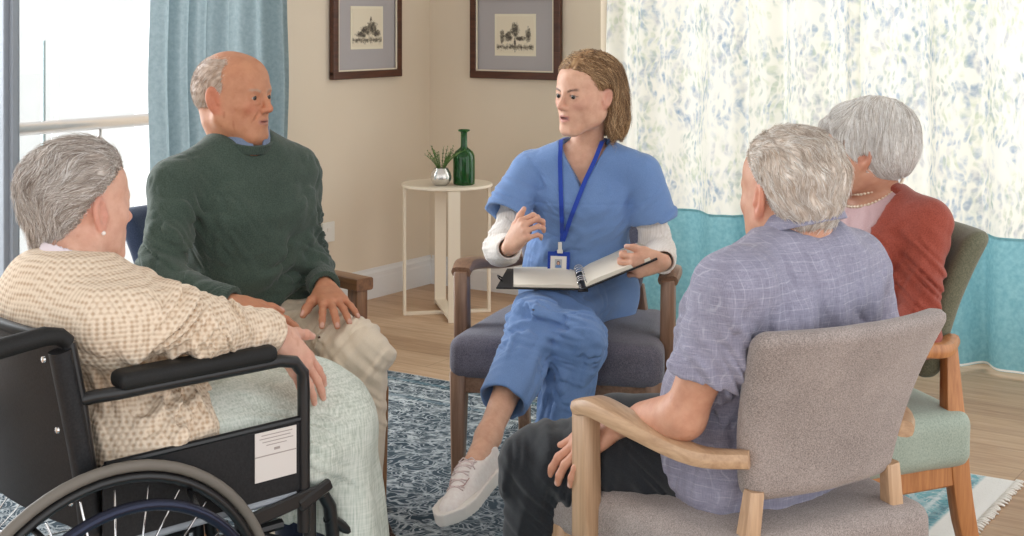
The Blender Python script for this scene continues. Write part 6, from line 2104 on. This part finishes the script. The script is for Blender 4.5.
    for rr, dz, sg in ((.066, .0, .0042), (.078, -.022, .0042)):
        c = neck + (0, 0, .030 + dz) + fw * .012; up = nrm(np.array([0, 0, 1.]) + fw * .62); m = MB()
        F_ = frame(up, fw); n = int(2 * PI * rr / (sg * 2.02))
        for k in range(n):
            a = 2 * PI * k / n; p = c + F_ @ np.array([rr * math.cos(a), 0, rr * math.sin(a)])
            m.lathe([(0, -sg), (sg * .7, -sg * .7), (sg, 0), (sg * .7, sg * .7), (0, sg)], 10, p)
        m.build('necklace', pm, root, 0, org)
    # smooth white bob
    def thick(q):
        x, y, z = q[:, 0], q[:, 1], q[:, 2]; ax = np.abs(x)
        fr = sst(.010, -.010, y - (.092 - .60 * np.clip(ax - .05, 0, 1) - .62 * np.clip(.055 - z, 0, .2)))
        t = .012 + .008 * sst(.02, .09, z) + .010 * sst(.03, .09, y) * sst(.03, .07, z) + .003 * sst(0, -.08, y)
        ear = 1 - sst(.017, .009, np.sqrt(((y + .004) / 1.0) ** 2 + ((z + .022) / 1.25) ** 2)) * sst(.04, .06, ax)
        nape = sst(-.085, -.062, z)
        return (-.012 + (t + .012) * fr * ear * nape).astype(f32)
    def loc_(q):
        d = hd.cranium(q) - thick(q)
        d = smin(d, ell((0, -.064, -.030), (.066, .036, .044))(q), .02)
        d = smin(d, ell((0, .085, .068), (.055, .032, .022), frame((0, 1, -.45)))(q), .02)
        return d
    capf = lambda p: (lambda q: (loc_(q) + .0016 * vnoise(np.stack([q[:, 0] * 60, q[:, 1] * 60, q[:, 2] * 12], 1), 6)) * hd.sc)(hd.loc(p))
    def flow(q):
        x, y, z = q[:, 0], q[:, 1], q[:, 2]
        front = sst(-.01, .07, y) * sst(.03, .07, z)
        return np.stack([2.5 * x / .08 * sst(.02, .1, z) * .3, 1.5 * front - .55 * sst(.03, -.09, z) * sst(.05, -.02, y) + .1 * np.sin(z * 60), -1.0 + .55 * sst(.08, .12, z)], 1)
    mat = hair_mat('silver_white_hair', srgb(184, 174, 164), srgb(236, 232, 226), srgb(253, 252, 250), .4)
    hair_obj('hair', capf, hd.c - .19, hd.c + .19, mat, root, org, hd, [dict(n=7000, length=.085, dirf=flow, lift=(-.001, .003), steps=10, r=.0005, clump=.25, seed=12, stray=.1)], .003)


for fn in (nurse, old_man, wheel_woman, front_man, red_woman): fn()
# ================================================================== camera and light
cam = bpy.data.cameras.new('camera'); co = bpy.data.objects.new('camera', cam); COL.objects.link(co); SC.camera = co
co.location = tuple(R(0, 0, CAM_H)); co.rotation_euler = (PI / 2, 0, TH)
cam.sensor_width = 36; cam.lens = 36 * FPX / 1024; cam.shift_y = -(268 - YH) / 1024; cam.clip_start = .05; cam.clip_end = 100

w = bpy.data.worlds.new('daylight'); SC.world = w; w.use_nodes = True
bg = w.node_tree.nodes['Background']; bg.inputs[0].default_value = (.97, .985, 1, 1); bg.inputs[1].default_value = 1.5


def area(name, loc, aim, sx, sy, power, col):
    L = bpy.data.lights.new(name, 'AREA'); L.shape = 'RECTANGLE'; L.size = sx; L.size_y = sy; L.energy = power; L.color = col
    o = bpy.data.objects.new(name, L); COL.objects.link(o); o.location = loc
    o.rotation_euler = (Vector(aim) - Vector(loc)).to_track_quat('-Z', 'Z').to_euler(); return o


# daylight through the balcony door and through the curtained window
area('door_daylight', (-2.2, -3.0, 1.9), (2, -3.2, .6), 3.4, 2.2, 260, (.93, .97, 1))
area('window_daylight', (2.8, 1.2, 1.7), (2.6, -3, .9), 3.6, 2.2, 34, (1, .98, .95))

SC.view_settings.view_transform = 'Standard'; SC.view_settings.look = 'None'; SC.view_settings.gamma = 1
SC.view_settings.use_curve_mapping = False; SC.view_settings.exposure = 0.20
SC.cycles.use_denoising = True
SC.cycles.max_bounces = 8; SC.cycles.transparent_max_bounces = 12; SC.cycles.caustics_refractive = False; SC.cycles.caustics_reflective = False
